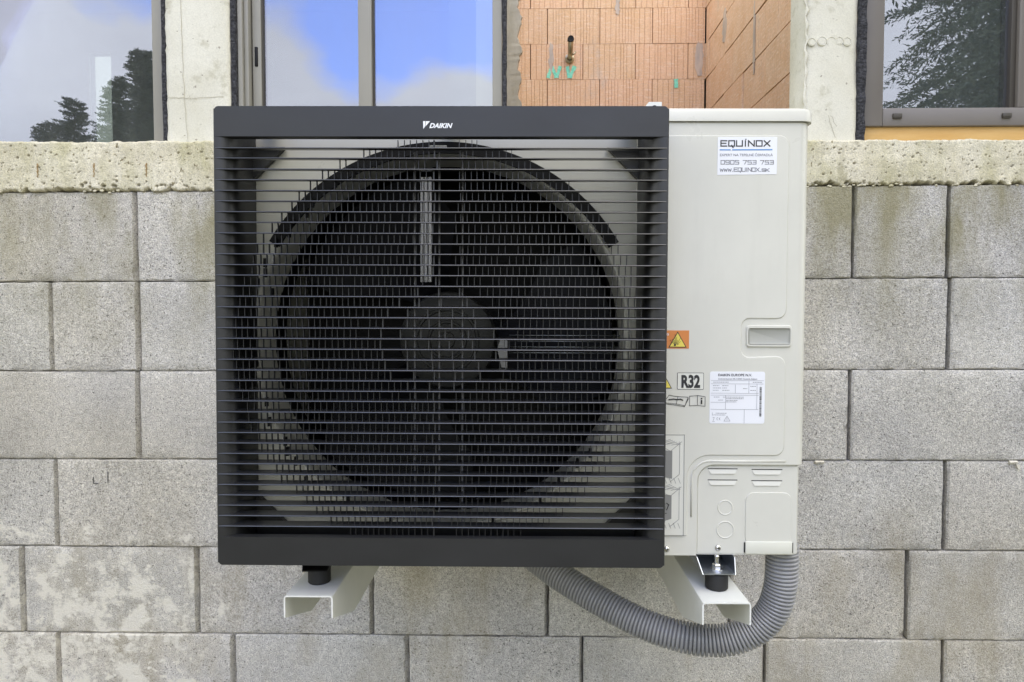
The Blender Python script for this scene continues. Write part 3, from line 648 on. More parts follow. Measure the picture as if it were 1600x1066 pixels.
# --- casing: face sheet with the round fan opening, then the closed flanks
def casing():
    mb = MB(); xr = .2
    nn = 96; ang = [2 * math.pi * (k + .5) / nn for k in range(nn)]
    def sq(a):
        c, s_ = math.cos(a), math.sin(a); tx = ((xr - FC[0]) / c if c > 0 else (XL + .008 - FC[0]) / c) if abs(c) > 1e-6 else 9; tz = ((ZT0 - .01 - FC[1]) / s_ if s_ > 0 else (ZB0 - FC[1]) / s_) if abs(s_) > 1e-6 else 9
        t = min(tx, tz); return (FC[0] + c * t, FC[1] + s_ * t)
    o_ = [sq(a) for a in ang]
    V = []; 
    for i, a in enumerate(ang):
        rr = min(FR, math.dist(o_[i], FC) - .002); V.append((FC[0] + rr * math.cos(a), FY, FC[1] + rr * math.sin(a)))
    V += [(x, FY, z) for x, z in o_]
    mb.add(V, [(i, i + nn, (i + 1) % nn + nn, (i + 1) % nn) for i in range(nn)])
    for cx_, cz_ in ((xr, ZT0 - .01), (xr, ZB0), (XL + .008, ZT0 - .01), (XL + .008, ZB0)):
        near = sorted(range(nn), key=lambda i: math.dist(o_[i], (cx_, cz_)))[:2]
        mb.add([(cx_, FY, cz_)] + [(o_[i][0], FY, o_[i][1]) for i in near], [(0, 1, 2)])
    up = [(xr, FY)] + arc((XR - .022, FY + .022), .022, -90, 0, 8) + [(XR, -.085), (XL, -.085), (XL, FY + .008), (XL + .008, FY)]
    n_ = len(up)
    # upper flanks
    mb.add([(x, y, ZS0) for x, y in up] + [(x, y, ZT0 - .028) for x, y in up], [(i, i + 1, i + 1 + n_, i + n_) for i in range(n_ - 1)])
    dn = [(xr, FY + .007)] + arc((XR - .004 - .022, FY + .029), .022, -90, 0, 8) + [(XR - .004, -.085), (XL, -.085), (XL, FY + .008), (XL + .008, FY)]
    mb.add([(x, y, ZB0) for x, y in dn] + [(x, y, ZS0) for x, y in dn], [(i, i + 1, i + 1 + n_, i + n_) for i in range(n_ - 1)])
    mb.add([(x, y, ZS0) for x, y in up[:-4]] + [(x, y, ZS0) for x, y in dn[:-4]], [(i + 1, i, i + n_ - 4, i + n_ - 3) for i in range(n_ - 5)])
    mb.add([(x, y, ZB0) for x, y in dn], [tuple(range(n_ - 1, -1, -1))])
    mb.add([(x, y, ZT0 - .028) for x, y in up], [tuple(range(n_))])
    # lower left sheet beside the service cover, with its big fillet
    mb.prism_y([(xr, ZB0), (.3456, ZB0)] + arc((.3456 + .034, ZS0 - .034), .034, 180, 90, 8) + [(xr, ZS0)], FY, FY + .008)
    return mb
cas = hb(casing(), 'casing', IVORY, angle=35)
lidp = rrect(XL - .004, XR + .006, FY - .005, -.08, .024, 6)
lm = MB(); rings = [(0, ZT0 - .0265), (0, ZT0 - .008), (.0025, ZT0 - .0025), (.008, ZT0)]
for ins, z in rings:
    lm.v += [(x + (ins if x < 0 else -ins), y + (ins if y < -.3 else -ins), z) for x, y in lidp]
nl = len(lidp); lm.f = [(r_ * nl + i, r_ * nl + (i + 1) % nl, (r_ + 1) * nl + (i + 1) % nl, (r_ + 1) * nl + i) for r_ in range(3) for i in range(nl)] + [tuple(range(3 * nl, 4 * nl)), tuple(range(nl - 1, -1, -1))]
hb(lm, 'lid', IVORY, angle=35)
# raised field pressed into the front sheet
pp = ([(.22, 1.06), (.3275, 1.06)] + arc((.3275 + .042, 1.2214 - .042), .042, 180, 90, 8) + [(.496, 1.2214)] + arc((.5181 - .02, 1.2414), .02, 270, 360, 6) + arc((.5181 - .02, 1.4014), .02, 0, 90, 6)
      + arc((.4308 + .014, 1.4334), .014, 270, 180, 5) + arc((.4308 + .014, 1.4786), .014, 180, 90, 5) + arc((.5183 - .02, 1.5126), .02, 270, 360, 6) + arc((.5185 - .02, 1.833), .02, 0, 90, 6) + [(.22, 1.853)])
hb(MB().prism_y(pp, FY - .0026, FY + .001, .003), 'pressed_panel', IVORY, angle=28)
bead = [(.52, 1.2115), (.372, 1.2115)] + arc((.372, 1.1745), .037, 90, 180, 8) + [(.335, 1.1)]
hb(MB().tube([(x, FY + .0004, z) for x, z in bead], .0022, 8), 'pressed_bead', IVORY, smooth=True)
# grip pocket
hf = MB(); ro, ri = rrect(.4375, .5285, 1.4375, 1.4815, .007, 4), rrect(.4435, .5235, 1.4435, 1.4740, .003, 4); nn = len(ro)
ring = lambda pts, y, ins=0: [(x, y, z) for x, z in pts]
rm_ = rrect(.4395, .5265, 1.4395, 1.4795, .006, 4)
hf.add(ring(ro, FY) + ring(rm_, FY - .004) + ring(rrect(.4420, .5245, 1.4420, 1.4755, .004, 4), FY - .004) + ring(ri, FY + .001) , [(r_ * nn + i, r_ * nn + (i + 1) % nn, (r_ + 1) * nn + (i + 1) % nn, (r_ + 1) * nn + i) for r_ in range(3) for i in range(nn)])
grip = hb(hf, 'grip_frame', IVORY, angle=40)
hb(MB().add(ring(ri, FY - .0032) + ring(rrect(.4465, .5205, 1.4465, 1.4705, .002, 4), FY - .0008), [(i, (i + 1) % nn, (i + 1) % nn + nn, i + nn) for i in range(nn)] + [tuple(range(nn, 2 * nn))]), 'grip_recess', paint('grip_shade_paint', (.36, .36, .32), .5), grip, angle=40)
# service cover: louvres, knock-outs, pressed plate, foot strip, screws
CYF = FY + .007
cov = hb(MB().prism_y(arc((.3485 + .028, 1.2 - .028), .028, 180, 90, 6)[::-1] [::-1] and ([(.3485, ZB0 + .002), (.548, ZB0 + .002), (.548, 1.2015)] + arc((.3485 + .031, 1.2015 - .031), .031, 90, 180, 8)), CYF - .0015, CYF + .002, .0012), 'service_cover', IVORY, angle=30)
for (x0, x1, z) in ((.3685, .4275, 1.194), (.4555, .5165, 1.193), (.3685, .4275, 1.1715), (.4555, .5165, 1.1705)):
    mb = MB(); a = CYF - .0014
    mb.add([(x0, a, z), (x1, a, z), (x1 - .006, a - .0024, z - .009), (x0 + .006, a - .0024, z - .009), (x1 - .008, a, z - .0105), (x0 + .008, a, z - .0105)],
           [(1, 0, 3, 2), (2, 3, 5, 4), (0, 5, 3), (1, 2, 4)])
    lv = hb(mb, 'louvre', IVORY, cov, fix=True)
    hb(MB().box(x0, x1, a - .0006, a, z, z + .0015), 'slot', DARK, lv)
for (x, z, r_) in ((.4041, 1.1165, .0148), (.4047, 1.0718, .0172)):
    hb(MB().lathe([(r_ - .0022, 0), (r_ - .0012, -.0011), (r_, -.0011), (r_ + .001, 0)], (x, CYF - .0014, z), 'y', 28), 'knock_out', IVORY, cov, smooth=True)
hb(MB().prism_y(rrect(.4429, .537, 1.04, 1.149, .018, 6), CYF - .0035, CYF, .002), 'pressed_plate', IVORY, cov, angle=30)
hb(MB().bbox(.4443, .5375, CYF - .006, CYF, 1.0245, 1.0495, .0015, 2), 'foot_strip', paint('foot_strip_paint', (.66, .655, .57), .35), cov, angle=40)
for x in (.4432, .5386): hb(MB().box(x - .0008, x + .0008, CYF - .0042, CYF - .001, 1.027, 1.047), 'slot', DARK, cov)
def screw(x, z, y, par):
    s_ = hb(MB().lathe([(.0062, 0), (.0062, -.0012), (.0052, -.0034), (.0028, -.0046), (0, -.005)], (x, y, z), 'y', 18), 'screw', STEEL, par, angle=60)
    hb(MB().box(x - .003, x + .003, y - .0055, y - .003, z - .0006, z + .0006).box(x - .0006, x + .0006, y - .0056, y - .003, z - .003, z + .003), 'recess', DARK, s_)
screw(.3905, 1.036, CYF - .0015, cov); screw(.2869, 1.0345, FY, cas)
# --- fan: bell mouth, duct, rotor, motor strut, coil
bell = [(FR + .001, -.0005), (FR - .001, -.0035), (FR - .004, -.005), (FR - .007, -.003), (FR - .009, .006), (FR - .0105, .022), (FR - .011, .05), (FR - .011, .10)]
hb(MB().lathe(bell, (FC[0], FY, FC[1]), 'y', 96), 'bell_mouth', IVORYR, smooth=True, fix=False)
hb(MB().lathe([(FR - .011, .095), (FR - .008, .16), (FR - .008, .17)], (FC[0], FY, FC[1]), 'y', 64).box(-.53, .22, -.205, -.2, 1.05, 1.88), 'fan_duct', DARK, smooth=False)
fan = hb(MB().lathe([(0, -.016), (.016, -.016), (.018, -.011), (.034, -.011), (.036, -.014), (.040, -.014), (.042, -.0105), (.060, -.010), (.062, -.013), (.066, -.013), (.068, -.009), (.085, -.008), (.098, -.003), (.102, .012), (.102, .07), (0, .07)], (FC[0] + .004, FY + .075, FC[1]), 'y', 48), 'fan_hub', HUBM, angle=40)
for k in range(3):
    V = []; F = []; a0 = R(100 + 120 * k); nr, na = 8, 12
    for i in range(nr + 1):
        r_ = .098 + (.352 - .098) * i / nr; sweep = R(12 + 18 * i / nr); wid = R(74 - 6 * abs(i - 5))
        for j in range(na + 1):
            u = j / na; a = a0 + sweep + wid * (u - .5); V.append((FC[0] + .004 + r_ * math.cos(a), FY + .085 + .075 * u + .012 * math.sin(u * math.pi), FC[1] + r_ * math.sin(a)))
    w_ = na + 1; F = [(i * w_ + j, i * w_ + j + 1, (i + 1) * w_ + j + 1, (i + 1) * w_ + j) for i in range(nr) for j in range(na)]
    V2 = [(x, y + .004, z) for x, y, z in V]; m_ = len(V); F += [tuple(q + m_ for q in f[::-1]) for f in F]
    hb(MB().add(V + V2, F), 'blade', FANBLADE, fan, smooth=True)
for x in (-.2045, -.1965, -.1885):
    hb(MB().bbox(x - .0032, x + .0032, FY + .020, FY + .027, 1.565, 1.775, .001, 1), 'motor_strut', paint('strut_reflection', (.62, .62, .64), .4), fan)  # pale bars stand in for the bright reflection on the motor strut
hb(MB().prism_y([(-.045, 1.392), (-.033, 1.390), (-.033, 1.452), (-.047, 1.452), (-.054, 1.43)], FY + .055, FY + .058), 'fan_tab', paint('tab_paint', (.42, .42, .43), .5), fan)
for k in range(4): hb(MB().tube([(-.03, FY + .06, 1.458 - .012 * k), (.20, FY + .06, 1.458 - .012 * k)], .0012, 6), 'coil_tube', ZINC, fan, smooth=True)
# --- black front grille
GY = -.645; GC = (-.1536, 1.4546); GW, GH = .8307, .842
gx0, gx1, gz0, gz1 = GC[0] - GW / 2, GC[0] + GW / 2, GC[1] - GH / 2 - .0035, GC[1] + GH / 2 + .004
def grille_frame():
    mb = MB(); zt, zb = 1.8205, 1.0868; r_ = .010
    # top and bottom bands with rounded outer corners and softened front arris
    top = [(gx0, zt), (gx1, zt)] + arc((gx1 - r_, gz1 - r_), r_, 0, 90, 5) + arc((gx0 + r_, gz1 - r_), r_, 90, 180, 5)
    bot = arc((gx0 + r_, gz0 + r_), r_, 180, 270, 5) + arc((gx1 - r_, gz0 + r_), r_, 270, 360, 5) + [(gx1, zb), (gx0, zb)]
    mb.prism_y(top, GY, GY + .012, .0022); mb.prism_y(bot, GY, GY + .012, .0022)
    # stay bars at the head (open above) and the floor of the box behind them
    for xs_ in (gx0 + .06, GC[0], gx1 - .07): mb.box(xs_, xs_ + .03, GY + .012, FY - .001, gz1 - .006, gz1 - .003)
    mb.box(gx0 + .004, gx1 - .004, GY + .012, FY - .001, gz0 + .001, gz0 + .006)
    mb.box(gx0 + .042, gx1 - .042, FY - .0145, FY - .003, gz0 + .0065, 1.0835)
    # curved cheeks: from the outer edge inwards to the casing
    for sgn, xe in ((1, gx0), (-1, gx1)):
        prof = [(0, .0025), (.0015, .0006), (.004, .0004)]
        prof += [(.010, .0010), (.017, .0032), (.024, .0070), (.030, .0125), (.035, .0205), (.038, .031), (.0397, .047)]
        prof.append((.040, FY - GY - .001))
        prof += [(.036, FY - GY - .001), (.008, FY - GY - .001), (.0, .03)]
        pts = [(xe + sgn * a, GY + b) for a, b in prof]
        mb.prism_z(pts if sgn < 0 else pts[::-1], gz0 + .0065, gz1 - .0065)
    # corner gussets of the rear opening
    c = .052
    for sx, xe in ((1, gx0 + .036), (-1, gx1 - .036)):
        for sz, ze in ((1, zb - .004), (-1, zt + .004)):
            cc = c * 1.35; xq = xe - sx * .004; zq = ze
            pts = [(xq, zq), (xq + sx * cc, zq), (xq, zq + sz * cc)]
            if sx * sz < 0: pts = pts[::-1]
            mb.prism_y(pts, FY - .016, FY - .003)
    return mb
gr = hb(grille_frame(), 'front_grille', BLACK, angle=40, fix=True)
SP = .01936; Z0 = 1.8022
sl = MB()                                           # one slat: thin blade, rounded nose, rear edge a little higher
prof = [(GY + .0012, -.0013), (GY + .0003, -.0008), (GY, -.0001), (GY + .0003, .0006), (GY + .0012, .0012), (GY + .0255, .0031), (GY + .0255, .0019)]
sl.prism_x(prof[::-1], gx0 + .0035, gx1 - .0035)
slat_me = None
for k in range(37):
    z = Z0 - SP * k
    if slat_me is None:
        o = hb(sl, 'slat', SLAT, gr); slat_me = o.data; 
    else:
        o = bpy.data.objects.new('slat', slat_me); COL.objects.link(o); o.parent = gr
    o.location = (0, float(rng.normal(0, .0002)), z + float(rng.normal(0, .00025)))
# staggered ties of the fan guard between the slats
tm = MB(); tb = MB(); C2 = (-.157, 1.437)
for k in range(-1, 37):
    zt = Z0 - SP * k - .0009; zb = zt - SP + .0018; zc_ = (zt + zb) / 2
    if k == -1: zt -= .003
    half = .383 ** 2 - (zc_ - C2[1]) ** 2
    if half <= 0: continue
    half = math.sqrt(half); x = C2[0] - half + .0115 * rng.random()
    hh = .098 ** 2 - (zc_ - FC[1]) ** 2; hh = math.sqrt(hh) if hh > 0 else 0
    while x < C2[0] + half:
        inhub = abs(x - FC[0] - .004) < hh + .012
        hw = .0012 if inhub else .00052
        tm.box(x - hw, x + hw, GY + .008, GY + .014, zb - .0003, zt + .0008)
        x += (.036 + .012 * rng.random() if inhub else .0114 + float(rng.normal(0, .0009)) + (.0115 if rng.random() < .05 else 0))
    if k % 2 == 0 or rng.random() < .3:
        rr = .366 ** 2 - (zc_ - FC[1]) ** 2
        if rr > 0:
            for s_ in (-1, 1):
                xb = FC[0] + s_ * math.sqrt(rr) * (1 + .03 * rng.normal())
                if s_ < 0 or k > 28: tb.box(xb - .0026, xb + .0026, FY - .03, FY - .022, zb, zt)
tag(hb(tm, 'guard_tie', BLACK, gr), kind='stuff'); tag(hb(tb, 'guard_peg', DARK, gr), kind='stuff')
for x in (-.2045, -.1585, -.1150):
    hb(MB().bbox(x - .0017, x + .0017, GY + .0265, GY + .031, 1.095, 1.80, .0006, 1), 'guard_bar', plastic('guard_bar_plastic', (.10, .10, .11), .4, .5, False), gr)
am = MB(); n = 40; a0, a1 = R(31), R(149); r0, r1 = .376, .398; V = []
for i in range(n + 1):
    a = a0 + (a1 - a0) * i / n
    for r_, y in ((r0, FY - .012), (r1, FY - .012), (r1, FY - .018), (r0, FY - .018)): V.append((C2[0] + r_ * math.cos(a), y, C2[1] + r_ * math.sin(a)))
am.add(V, [(i * 4 + q, i * 4 + (q + 1) % 4, i * 4 + 4 + (q + 1) % 4, i * 4 + 4 + q) for i in range(n) for q in range(4)] + [(0, 1, 2, 3), (n * 4 + 3, n * 4 + 2, n * 4 + 1, n * 4)])
hb(am, 'guard_rim', DARK, gr, fix=True)
hb(MB().bbox(-.178, -.145, GY + .03, GY + .034, 1.8065, 1.8145, .001, 1), 'guard_clip', paint('clip_paint', (.42, .42, .44), .4), gr)
# fixing lug showing above the grille
lg = MB().prism_y([(.2305, 1.87), (.2665, 1.87), (.2665, 1.9135), (.2410, 1.9135), (.2325, 1.903)], FY - .012, FY - .009, .0006)
lug = hb(lg, 'fixing_lug', WHITEP); hb(MB().lathe([(0, -.001), (.0062, -.001), (.0062, .001)], (.2515, FY - .0122, 1.9000), 'y', 18), 'hole', DARK, lug)

# --- lettering --------------------------------------------------
GL = {'E': [[(1,0),(0,0),(0,1),(1,1)],[(0,.52),(.85,.52)]], 'Q': [[(0,0),(0,1),(1,1),(1,0),(0,0)],[(.5,.12),(.75,-.28)]], 'U': [[(0,1),(0,0),(1,0),(1,1)]],
      'I': [[(.5,0),(.5,1)]], 'N': [[(0,0),(0,1),(1,0),(1,1)]], 'O': [[(0,0),(0,1),(1,1),(1,0),(0,0)]], 'X': [[(0,0),(1,1)],[(0,1),(1,0)]], '0': [[(0,0),(0,1),(1,1),(1,0),(0,0)]],
      '9': [[(0,0),(1,0),(1,1),(0,1),(0,.5),(1,.5)]], '5': [[(0,0),(1,0),(1,.55),(0,.55),(0,1),(1,1)]], '7': [[(0,1),(1,1),(.45,0)]], '3': [[(0,1),(1,1),(1,0),(0,0)],[(.2,.52),(1,.52)]],
      'w': [[(0,.72),(.22,0),(.5,.6),(.78,0),(1,.72)]], '.': [[(.45,0),(.55,0)]], 's': [[(0,0),(1,0),(1,.38),(0,.38),(0,.75),(1,.75)]], 'k': [[(0,0),(0,.8)],[(1,.8),(.1,.38),(1,0)]], ' ': []}
def letters(txt, x, z, w, h, pitch, sw, y, mb=None):
    mb = mb or MB()
    for ch in txt:
        ww = w * (.35 if ch in '.I' else 1)
        for st in GL[ch]: mb.stroke([(x + a * ww, z + b * h) for a, b in st], sw, y)
        x += (ww + pitch - w) * (.62 if ch == ' ' else 1)
    return mb
def text(txt, x, z, size, y, sx=1.0, shear=0.0, bold=0.0, align='LEFT'):
    cu = bpy.data.curves.new('lettering', 'FONT'); cu.body = txt; cu.size = size; cu.shear = shear; cu.offset = bold; cu.align_x = align; cu.extrude = .00015; cu.resolution_u = 3
    o = bpy.data.objects.new('lettering', cu); COL.objects.link(o); bpy.context.view_layer.update()
    me = bpy.data.meshes.new_from_object(o.evaluated_get(bpy.context.evaluated_depsgraph_get())); bpy.data.objects.remove(o)
    mb = MB(); mb.v = [(x + v.co.x * sx, y - v.co.z - .00015, z + v.co.y) for v in me.vertices]; mb.f = [tuple(p.vertices) for p in me.polygons]
    bpy.data.meshes.remove(me); return mb
# logo on the top band
ly = GY - .0002; lz = 1.8392
lg = MB().prism_y([(-.1845, lz - .0030), (-.1848, lz + .0108), (-.1805, lz + .0108), (-.1816, lz + .0006)], ly - .0003, ly).prism_y([(-.1808, lz + .0012), (-.1796, lz + .0108), (-.1722, lz + .0108)], ly - .0003, ly)
dk = text('DAIKIN', -.1738, lz - .0012, .0118, ly, 1.02, .32, .00042); lg.add(dk.v, dk.f)
hb(lg, 'logo', LOGOW, gr, fix=True)
# installer's sticker
PY = FY - .0028
stk = hb(MB().prism_y([(.3772, 1.7745), (.4926, 1.7760), (.4930, 1.8482), (.3776, 1.8478)], PY - .0004, PY + .0003), 'sticker', WHITEL)
ty = PY - .0005
hb(letters('EQUINOX', .3835, 1.8305, .0112, .0103, .0152, .0022, ty).stroke([(.4292 + .0021, 1.8436), (.4292 + .0031, 1.8436)], .0016, ty), 'lettering', INK, stk)
hb(MB().stroke([(.3825, 1.8232), (.4015, 1.8232)], .0022, ty).stroke([(.4065, 1.8232), (.4825, 1.8236)], .0022, ty), 'underline', BLUEINK, stk)
hb(text('EXPERT NA TEPELNÉ ČERPADLÁ', .3815, 1.8110, .0067, ty, 1.06), 'lettering', GREYINK, stk)
hb(letters('0905 753 753', .3840, 1.7955, .0069, .0072, .0093, .00125, ty), 'lettering', GREYINK, stk)
hb(letters('www.EQUINOX.sk', .3825, 1.7815, .0062, .0068, .0078, .00125, ty), 'lettering', GREYINK, stk)
# orange explosion warning
ow = hb(MB().prism_y([(.235, 1.4345), (.326, 1.4345), (.326, 1.4703), (.235, 1.4703)], PY - .0004, PY + .0003), 'warning_label', ORANGE)
tri = lambda cx_, z0, w, h: [(cx_ - w / 2, z0), (cx_ + w / 2, z0), (cx_, z0 + h)]
hb(MB().prism_y(tri(.3035, 1.4365, .036, .0315), ty - .0002, ty), 'triangle', INK, ow); hb(MB().prism_y(tri(.3035, 1.4382, .0305, .0268), ty - .0005, ty - .0002), 'triangle', YELLOW, ow)
ex = MB()
for k in range(9):
    a = R(8 + 18 * k); l = .011 + .005 * (k % 3) if 20 < 8 + 18 * k < 160 else .008
    ex.stroke([(.3000 + .003 * math.cos(a), 1.4415 + .003 * math.sin(a)), (.3000 + l * .62 * math.cos(a), 1.4415 + l * math.sin(a))], .0006, ty - .0006)
ex.prism_y(blob(.2985, 1.4415, .0028, .0022, 9), ty - .0009, ty - .0005); hb(ex, 'burst', INK, ow)
hb(text('WARNING', .2772 - .021, 1.4605, .0062, ty, 1.0, 0, .0001), 'lettering', WHITEL, ow)
# yellow triangle half hidden behind the grille
yt = hb(MB().prism_y(tri(.2765, 1.3555, .034, .031), PY - .0004, PY + .0003), 'flame_triangle', INK); hb(MB().prism_y(tri(.2765, 1.3572, .0288, .0262), ty - .0002, ty), 'triangle', YELLOW, yt)
# refrigerant label
rl = hb(MB().prism_y(rrect(.3035, .3560, 1.3535, 1.3870, .002, 3), PY - .0003, PY + .0003), 'refrigerant_label', INK)
hb(MB().prism_y(rrect(.3044, .3551, 1.3544, 1.3861, .0014, 3), ty - .0002, ty), 'field', CLEARL, rl)
hb(text('R32', .3297, 1.3583, .0335, ty - .0003, .70, 0, .0014, 'CENTER'), 'lettering', INK, rl)
bk = MB()
for pts in ([(.277, 1.3275), (.288, 1.3425), (.3005, 1.3400), (.3255, 1.3385), (.3195, 1.3215), (.3030, 1.3250), (.277, 1.3275)], [(.277, 1.3255), (.303, 1.3225), (.3185, 1.3195), (.3265, 1.3360)], [(.302, 1.3245), (.3055, 1.3395)],
            [(.3285, 1.3405), (.3285, 1.3215), (.3440, 1.3225), (.3590, 1.3205), (.3590, 1.3395), (.3440, 1.3420), (.3285, 1.3405)], [(.3440, 1.3415), (.3440, 1.3225)]): bk.stroke(pts, .0009, ty)
bk.stroke([(.288, 1.3335), (.297, 1.3345), (.303, 1.3335), (.310, 1.3345), (.3145, 1.3325)], .0024, ty - .0002)
bk.box(.3505, .3535, ty - .0004, ty, 1.3250, 1.3330).box(.3505, .3535, ty - .0004, ty, 1.3345, 1.3372)
hb(bk, 'manual_symbols', INK)
# rating plate
rp = hb(MB().prism_y(rrect(.3680, .4762, 1.2865, 1.3895, .004, 4), PY - .0004, PY + .0003), 'rating_plate', WHITEL)
hb(text('DAIKIN EUROPE N.V.', .3838, 1.3805, .0066, ty, 1.08, 0, .0001), 'lettering', INK, rp)
hb(text('Zandvoordestraat 300, B-8400 Oostende, Belgium', .3838, 1.3738, .0041, ty, .92), 'lettering', GREYINK, rp)
ln = MB(); h = .0005
for z in (1.3715, 1.3650, 1.3465, 1.3425, 1.3145): ln.box(.370, .4640 if z < 1.36 else .474, ty - .0003, ty, z, z + h)
ln.box(.370, .399, ty - .0003, ty, 1.3285, 1.3285 + h)
for x, z0, z1 in ((.399, 1.3145, 1.3425), (.4605, 1.3145, 1.3650), (.4445, 1.3465, 1.3720), (.4180, 1.3465, 1.3640), (.4360, 1.2870, 1.3145)): ln.box(x, x + h, ty - .0003, ty, z0, z1)
for (x, z, w) in ((.3745, 1.3680, .030), (.4525, 1.3680, .018), (.374, 1.3610, .0125), (.3925, 1.3610, .012), (.374, 1.3565, .016), (.3925, 1.3565, .009), (.374, 1.3520, .012), (.3925, 1.3520, .014), (.4335, 1.3555, .008), (.4475, 1.3600, .011), (.4475, 1.3520, .011),
                  (.376, 1.3385, .011), (.394, 1.3385, .005), (.4005, 1.3385, .034), (.4005, 1.3355, .034), (.4005, 1.3320, .022), (.4005, 1.3290, .020), (.385, 1.3325, .009), (.383, 1.3065, .019), (.383, 1.3030, .016)):
    q = x
    while q < x + w:
        d = float(rng.uniform(.0015, .004)); ln.box(q, min(q + d, x + w), ty - .00025, ty, z, z + .0011); q += d + .0009
hb(ln, 'ruled_table', GREYINK, rp)
bc = MB(); z = 1.301
while z < 1.360:
    d = float(rng.choice([.0006, .0009, .0015])); bc.box(.4660, .4700, ty - .0003, ty, z, z + d); z += d + float(rng.choice([.0005, .0008, .0011]))
hb(bc, 'barcode', INK, rp)
sy = MB()
for pts in ([(.3735, 1.3080), (.3735, 1.3030), (.3775, 1.3040), (.3810, 1.3030), (.3810, 1.3080)], [(.3745, 1.2985), (.3775, 1.2985), (.3755, 1.2925)], [(.3738, 1.2905), (.3778, 1.2905)], [(.3850, 1.2985), (.3825, 1.2975), (.3825, 1.2945), (.3850, 1.2935)],
            [(.3890, 1.2985), (.3868, 1.2960), (.3890, 1.2935)], [(.3868, 1.2960), (.3885, 1.2960)], [(.3965, 1.2915), (.4085, 1.2915), (.4025, 1.3015), (.3965, 1.2915)], [(.4025, 1.2985), (.4025, 1.2935)]): sy.stroke(pts, .0006, ty)
hb(sy, 'plate_symbols', GREYINK, rp)
# assembly diagram low beside the grille
ad = hb(MB().prism_y([(.225, 1.0620), (.3195, 1.0620), (.3195, 1.2640), (.225, 1.2640)], PY - .0003, PY + .0003), 'diagram_label', CLEARL)
dg = MB()
for a, b in (((.225, 1.2635), (.3190, 1.2635)), ((.3190, 1.2635), (.3190, 1.0625)), ((.225, 1.0625), (.3190, 1.0625))): dg.stroke([a, b], .0012, ty)
for z in (1.165, 1.075):
    for q in range(6): dg.stroke([(.262 + .008 * q, z + .078 + .002 * (q % 2)), (.292 + .004 * q, z + .090 - .002 * q)], .0007, ty)
    dg.stroke([(.262, z + .082), (.292, z + .066), (.314, z + .085)], .0008, ty); dg.stroke([(.310, z + .085), (.310, z + .02), (.292, z + .005)], .0008, ty)
    for q in range(5): dg.stroke([(.272 + .009 * q, z + .012), (.276 + .009 * q, z + .002)], .0008, ty)
hb(dg, 'diagram_lines', MIDGREY, ad)
hb(MB().prism_y([(.25, 1.185), (.2955, 1.176), (.2955, 1.232), (.285, 1.232), (.25, 1.240)], ty - .0003, ty).prism_y([(.25, 1.080), (.281, 1.081), (.283, 1.092), (.295, 1.096), (.295, 1.143), (.25, 1.148)], ty - .0003, ty), 'diagram_shape', MIDGREY, ad)
hb(MB().stroke([(.2815, 1.126), (.2815, 1.115)], .0022, ty - .0004).stroke([(.2855, 1.127), (.2895, 1.124), (.2855, 1.114)], .0018, ty - .0004).stroke([(.277, 1.107), (.285, 1.107)], .0012, ty - .0004), 'diagram_arrow', INK, ad)
# --- steel feet of the casing
def foot(x0, x1, mat, name='foot'):
    mb = MB(); zf = .9950; t = .0022
    mb.box(x0 + .006, x1 - .006, -.578, -.40, zf, zf + t)
    for a, b in ((x0 + .006, x0), (x1 - .006, x1)):
        d = t if b > a else -t
        V = []
        for xx0, xx1 in ((a, b),):
            V = [(xx0, -.578, zf), (xx0, -.40, zf), (xx1, -.40, 1.0212), (xx1, -.552, 1.0212)]
        V += [(x + d * .8, y, z) for x, y, z in V]
        mb.add(V, [(0, 1, 2, 3), (7, 6, 5, 4), (0, 3, 7, 4), (1, 0, 4, 5), (2, 1, 5, 6), (3, 2, 6, 7)])
    mb.box(x0, x1, -.42, -.40, zf, 1.0212)
    return hb(mb, name, mat, fix=True)
foot(.3465, .4195, ZINC); foot(-.437, -.379, DARK)

# ================================================================== wall brackets, dampers
def bracket(x0, x1, zt, label):
    r_ = empty('wall_bracket', ((x0 + x1) / 2, 0, zt), label, 'bracket', 'white steel brackets under the heat pump')
    t = .0028; y0 = -.622
    mb = MB(); n = 5
    def lower(y): return zt - (.043 + .057 * min(1, (y - y0) / .16))
    ys_ = [y0, y0 + .16, -.006]
    # web with rounded shoulders and the two flanges
    sh = [(x0, zt - .006), (x0 + .0015, zt - .002), (x0 + .006, zt), (x1 - .006, zt), (x1 - .0015, zt - .002), (x1, zt - .006)]
    inn = [(x0 + t, zt - .006), (x0 + t + .0005, zt - t - .001), (x0 + .006, zt - t), (x1 - .006, zt - t), (x1 - t - .0005, zt - t - .001), (x1 - t, zt - .006)]
    V = []
    for y in ys_:
        V += [(x0, y, lower(y))] + [(x, y, z) for x, z in sh] + [(x1, y, lower(y)), (x1 - t, y, lower(y))] + [(x, y, z) for x, z in inn[::-1]] + [(x0 + t, y, lower(y))]
    m_ = 16
    F = [(k * m_ + i, k * m_ + (i + 1) % m_, (k + 1) * m_ + (i + 1) % m_, (k + 1) * m_ + i) for k in range(2) for i in range(m_)]
    for k in (0, 2):
        F += [tuple(k * m_ + q for q in (i, i + 1, 14 - i, 15 - i)) for i in range(7)]
    W(MB().add(V, F).build('channel', WHITEP, r_, fix=True, angle=40), r_)
    W(MB().bbox(x0 - .012, x1 + .012, -.0065, -.0022, zt - .135, zt + .035, .0015, 1).build('wall_plate', WHITEP, r_), r_)
    for xx in (x0 + .012, x1 - .012): W(MB().lathe([(.009, 0), (.009, -.006), (0, -.0065)], (xx, -.0065, zt - .118), 'y', 6).build('bolt', STEEL, r_), r_)
    return r_
bracket(-.4565, -.3625, .9652, 'white steel channel bracket standing out under the black grille')
bracket(.3380, .4297, .9578, 'white steel channel bracket beside the grey corrugated hose')
DY = -.553
